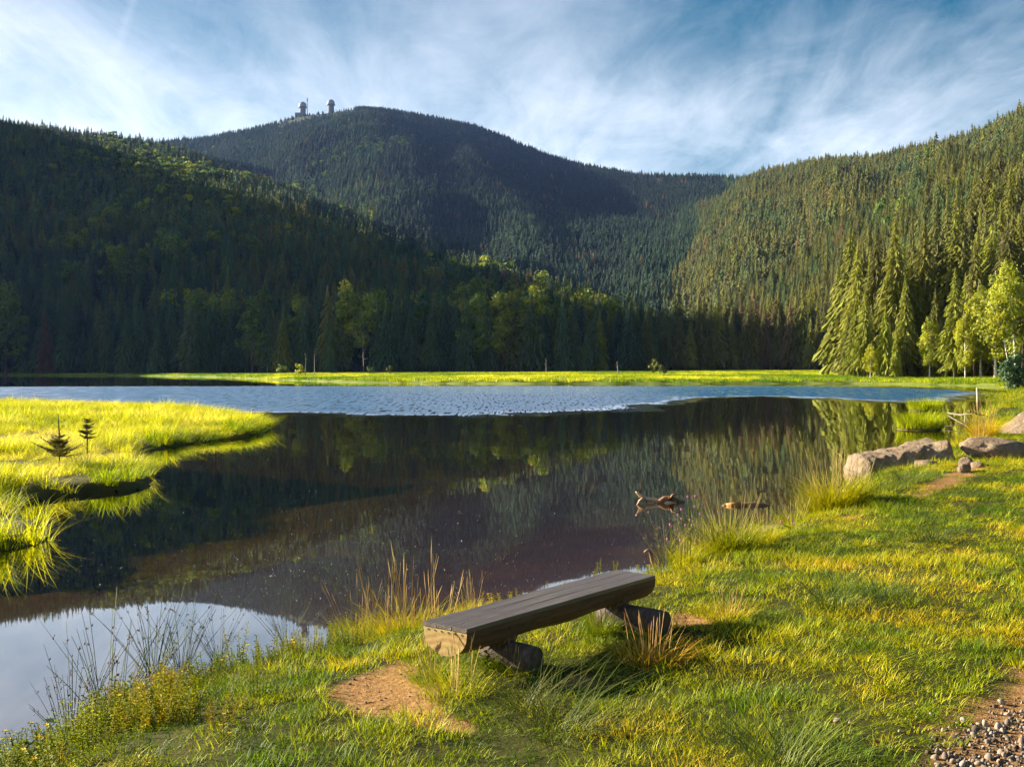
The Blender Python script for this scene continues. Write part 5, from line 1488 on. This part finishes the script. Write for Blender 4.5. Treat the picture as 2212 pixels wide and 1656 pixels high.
single_herb(270, 1560, 909, 0.14, 5, 0.08, 0.03, 'yellow flowering herb on the lower left rim', 0.55, fl=1.0)
# leafy twig at the lower left corner
def corner_twig():
    m = MB(); st = MB(); r = random.Random(12)
    for k in range(5):
        a = r.uniform(-.4, 1.2); L_ = r.uniform(.16, .34)
        tip = mathutils.Vector((math.cos(a) * L_ * .9, r.uniform(-.08, .1), L_ * .75))
        st.tube([(0, 0, 0), tip * .5 + mathutils.Vector((0, 0, .03)), tip], [0.004, 0.003, 0.0015], 5)
        for j in range(5):
            q = tip * (0.3 + .17 * j)
            leaf(m, q, r.uniform(0, 6.28), r.uniform(.05, .085), .045, r.uniform(-.2, .5), r.random())
    x, y = P(-8, 1600, 0.35)
    e = bpy.data.objects.new('leafy_twig', None); COL.objects.link(e); e.location = (x, y, ground_z(x, y)); e['tint'] = .1
    a = link('leaves', m.mesh('leaves', [M_HERB]), e); a['tint'] = 0.12
    link('stems', st.mesh('stems', [M_BARK]), e)
    tag(e, 'dark green broad leaved twig at the lower left picture corner', 'twig')
corner_twig()

# island saplings
def sapling(u, v, h, R, seed, lab, bare, leader, ti, whorls=9):
    x, y = P(u, v, 0.2)
    c, t = MB(), MB()
    r = random.Random(seed)
    t.tube([(0, 0, -.1), (0.01, 0, h * .5), (-0.02, 0, h)], [0.028, 0.018, 0.006], 6)
    for i in range(whorls):
        f = bare + (leader - bare) * i / max(1, whorls - 1)
        f += r.uniform(-.03, .03)
        Lw = R * (1 - 0.75 * (f - bare) / max(leader - bare, .01)) * r.uniform(.7, 1.1)
        for k in range(r.randint(5, 9)):
            a = r.uniform(0, 6.28)
            b0 = mathutils.Vector((0, 0, h * f)); L_ = Lw * r.uniform(.35, 1.15)
            tip = b0 + mathutils.Vector((math.cos(a) * L_, math.sin(a) * L_, L_ * r.uniform(.05, .5)))
            mid = b0.lerp(tip, .5) + mathutils.Vector((0, 0, -.08 * L_))
            t.tube([b0, mid, tip], [0.007, 0.005, 0.002], 4)
            for q in range(12):
                g = .25 + .75 * q / 12; pp = b0.lerp(tip, g) + mathutils.Vector((0, 0, -.06 * L_ * math.sin(g * 3.1)))
                for s in (-1, 1):
                    blade(c, tuple(pp), a + s * r.uniform(.5, 1.1), 0.045, 0.017, 0.4, 2, r.random(), 2.2)
    tree('spruce_sapling', (x, y, 0.15), 1, 1, (c.mesh('sapling_needles', [M_SPRUCE]), t.mesh('sapling_stem', [M_BARK])), lab, None, ti, cat='sapling')
sapling(127, 1010, 1.05, 0.56, 31, 'wide low spruce sapling with bare leader on the island', 0.28, 0.55, 0.6, 11)
sapling(187, 985, 0.80, 0.22, 32, 'thin small spruce sapling with bushy top on the island', 0.55, 0.97, 0.55, 7)
m = clump(733, 160, 0.25, 0.6, 0.22, 0.014, 0.2, 3, outward=0.25)
x, y = P(22, 912, 0.2)
o = link('grass_tussock', m.mesh('green_tuft', [M_SEDGE]), None, (x, y, 0.15)); o['tint'] = 0.0
tag(o, 'dark green upright tuft far back on the island near the left edge', 'grass tussock')

# ------------------------------------------------------------------ gravel, pebbles, specks
def pebbles():
    rs = np.random.RandomState(71)
    meshes = [rock_mesh(950 + i, (1.2, 0.9, 0.7), (), 2, 0.14, mat=M_PEBBLE, name='pebble') for i in range(5)]
    C = proto_collection('gravel_stone', meshes)
    x = rs.uniform(0.9, 3.2, 16000); y = rs.uniform(3.2, 5.6, 16000)
    g = [P(*q, 0.42) for q in ((2330, 1490), (2210, 1520), (2120, 1560), (2060, 1585), (2000, 1640), (1990, 1760), (2500, 1760))]
    d = poly_sdf(x, y, g) + 0.12 * fbm(x * 4, y * 4, 0, 77, 2)
    q = rs.rand(len(x)) < np.clip(0.5 + d / 0.25, 0.012, 1) * (d > -0.5); x, y = x[q], y[q]
    k = len(x); sz = np.clip(rs.lognormal(math.log(0.0072), 0.5, k), 0.003, 0.022)
    z = bank_z(x, y) - 0.03 * dirt_at(x, y) + sz * 0.12
    big = np.argsort(-sz)[:60]
    keep = np.ones(k, bool); keep[big] = False
    scatter('gravel', C, np.stack([x, y, z], 1)[keep], rs.uniform(0, 6.28, (k, 3))[keep], sz[keep], rs.randint(0, 5, k)[keep], rs.rand(k)[keep], 'small mixed gravel at the lower right corner', 'gravel')
    for j in big:
        o = link('pebble', meshes[j % 5], None, (x[j], y[j], z[j]), tuple(rs.uniform(0, 6.28, 3)), (sz[j],) * 3)
        o['tint'] = float(rs.uniform(.3, 1)); tag(o, 'rounded pebble lying in the gravel at the lower right corner', 'pebble', 'pebbles in the lower right gravel')
    for (u, v, s, lab) in ((2168, 1517, 0.018, 'white pebble lying alone above the gravel'), (2085, 1558, 0.016, 'pale pebble at the left edge of the gravel'), (1812, 1563, 0.02, 'yellowish leaf like pale stone in the lawn')):
        xx, yy = P(u, v, 0.4)
        o = link('pebble', meshes[1], None, (xx, yy, ground_z(xx, yy) + s * .8), (0.3, 0.4, u), (s,) * 3); o['tint'] = 0.95 if u > 2000 else .8; tag(o, lab, 'pebble')
pebbles()

def litter():
    rs = np.random.RandomState(73)
    C = proto_collection('litter_bit', [rock_mesh(970, (1.2, 0.9, 0.6), (), 1, 0.14, mat=M_PEBBLE, name='crumb'), rock_mesh(971, (3.2, 0.35, 0.3), (), 1, 0.1, mat=M_PEBBLE, name='twig_bit')])
    x = rs.uniform(-1.2, 3.0, 5200); y = rs.uniform(3.4, 8.2, 5200)
    q = rs.rand(len(x)) < smooth((dirt_at(x, y) - 0.3) / 0.4); x, y = x[q], y[q]; k = len(x)
    sz = np.clip(rs.lognormal(math.log(0.0045), 0.5, k), 0.002, 0.013)
    z = bank_z(x, y) - 0.03 * dirt_at(x, y) + sz * 0.2
    scatter('soil_litter', C, np.stack([x, y, z], 1), np.stack([rs.normal(0, .2, k), rs.normal(0, .2, k), rs.uniform(0, 6.28, k)], 1), sz, (rs.rand(k) < 0.35).astype(int), rs.rand(k) * 0.8, 'crumbs of soil, stone and straw on the bare patches', 'litter')
litter()

def specks():
    rs = np.random.RandomState(91); m = MB()
    n = 0
    while n < 900:
        u = rs.uniform(120, 1700); v = rs.uniform(960, 1330)
        w = math.exp(-((u - 700) / 420) ** 2) * math.exp(-((v - 1180) / 130) ** 2) + 0.08
        if rs.rand() > w: continue
        x, y = P(u, v)
        if poly_sdf(np.array([x]), np.array([y]), LAND)[0] > -0.15 or poly_sdf(np.array([x]), np.array([y]), ISLAND)[0] > -0.1: continue
        s = rs.uniform(0.0012, 0.0030) * (2.0 if rs.rand() < 0.06 else 1); a = rs.uniform(0, 6.28)
        vs = [(x + s * 1.6 * math.cos(a + k * 1.571), y + s * 1.6 * math.sin(a + k * 1.571), 0.003) for k in range(4)] + [(x, y, 0.003 + s * 0.9)]
        m.add(vs, [(0, 1, 4), (1, 2, 4), (2, 3, 4), (3, 0, 4)]); n += 1
    tag(link('floating_fluff', m.mesh('floating_fluff', [M_FLUFF])), 'tiny white seed fluff floating on the still water', 'fluff', kind='stuff')
M_FLUFF = mat_simple('white_seed_fluff', [(0.3, (0.75, 0.74, 0.70)), (0.7, (0.8, 0.8, 0.78))], 5)
specks()

# ------------------------------------------------------------------ haze
def haze():
    import bmesh
    me = bpy.data.meshes.new('haze'); bm = bmesh.new(); bmesh.ops.create_cube(bm, size=1)
    for v in bm.verts:
        v.co = (v.co.x * 9400, v.co.y * 5400 + 2600 - 50, -4 + (v.co.z + .5) * 650)
    bm.to_mesh(me); bm.free()
    m = bpy.data.materials.new('haze_air'); m.use_nodes = True; nt = m.node_tree; nt.nodes.clear()
    out = nt.nodes.new('ShaderNodeOutputMaterial'); v = nt.nodes.new('ShaderNodeVolumePrincipled')
    v.inputs['Color'].default_value = (0.26, 0.42, 1.0, 1); v.inputs['Density'].default_value = 0.000028; v.inputs['Anisotropy'].default_value = 0.2
    nt.links.new(v.outputs[0], out.inputs['Volume']); me.materials.append(m)
    o = link('haze', me); tag(o, 'thin bluish air over the lake and hills', 'haze', kind='stuff')
haze()
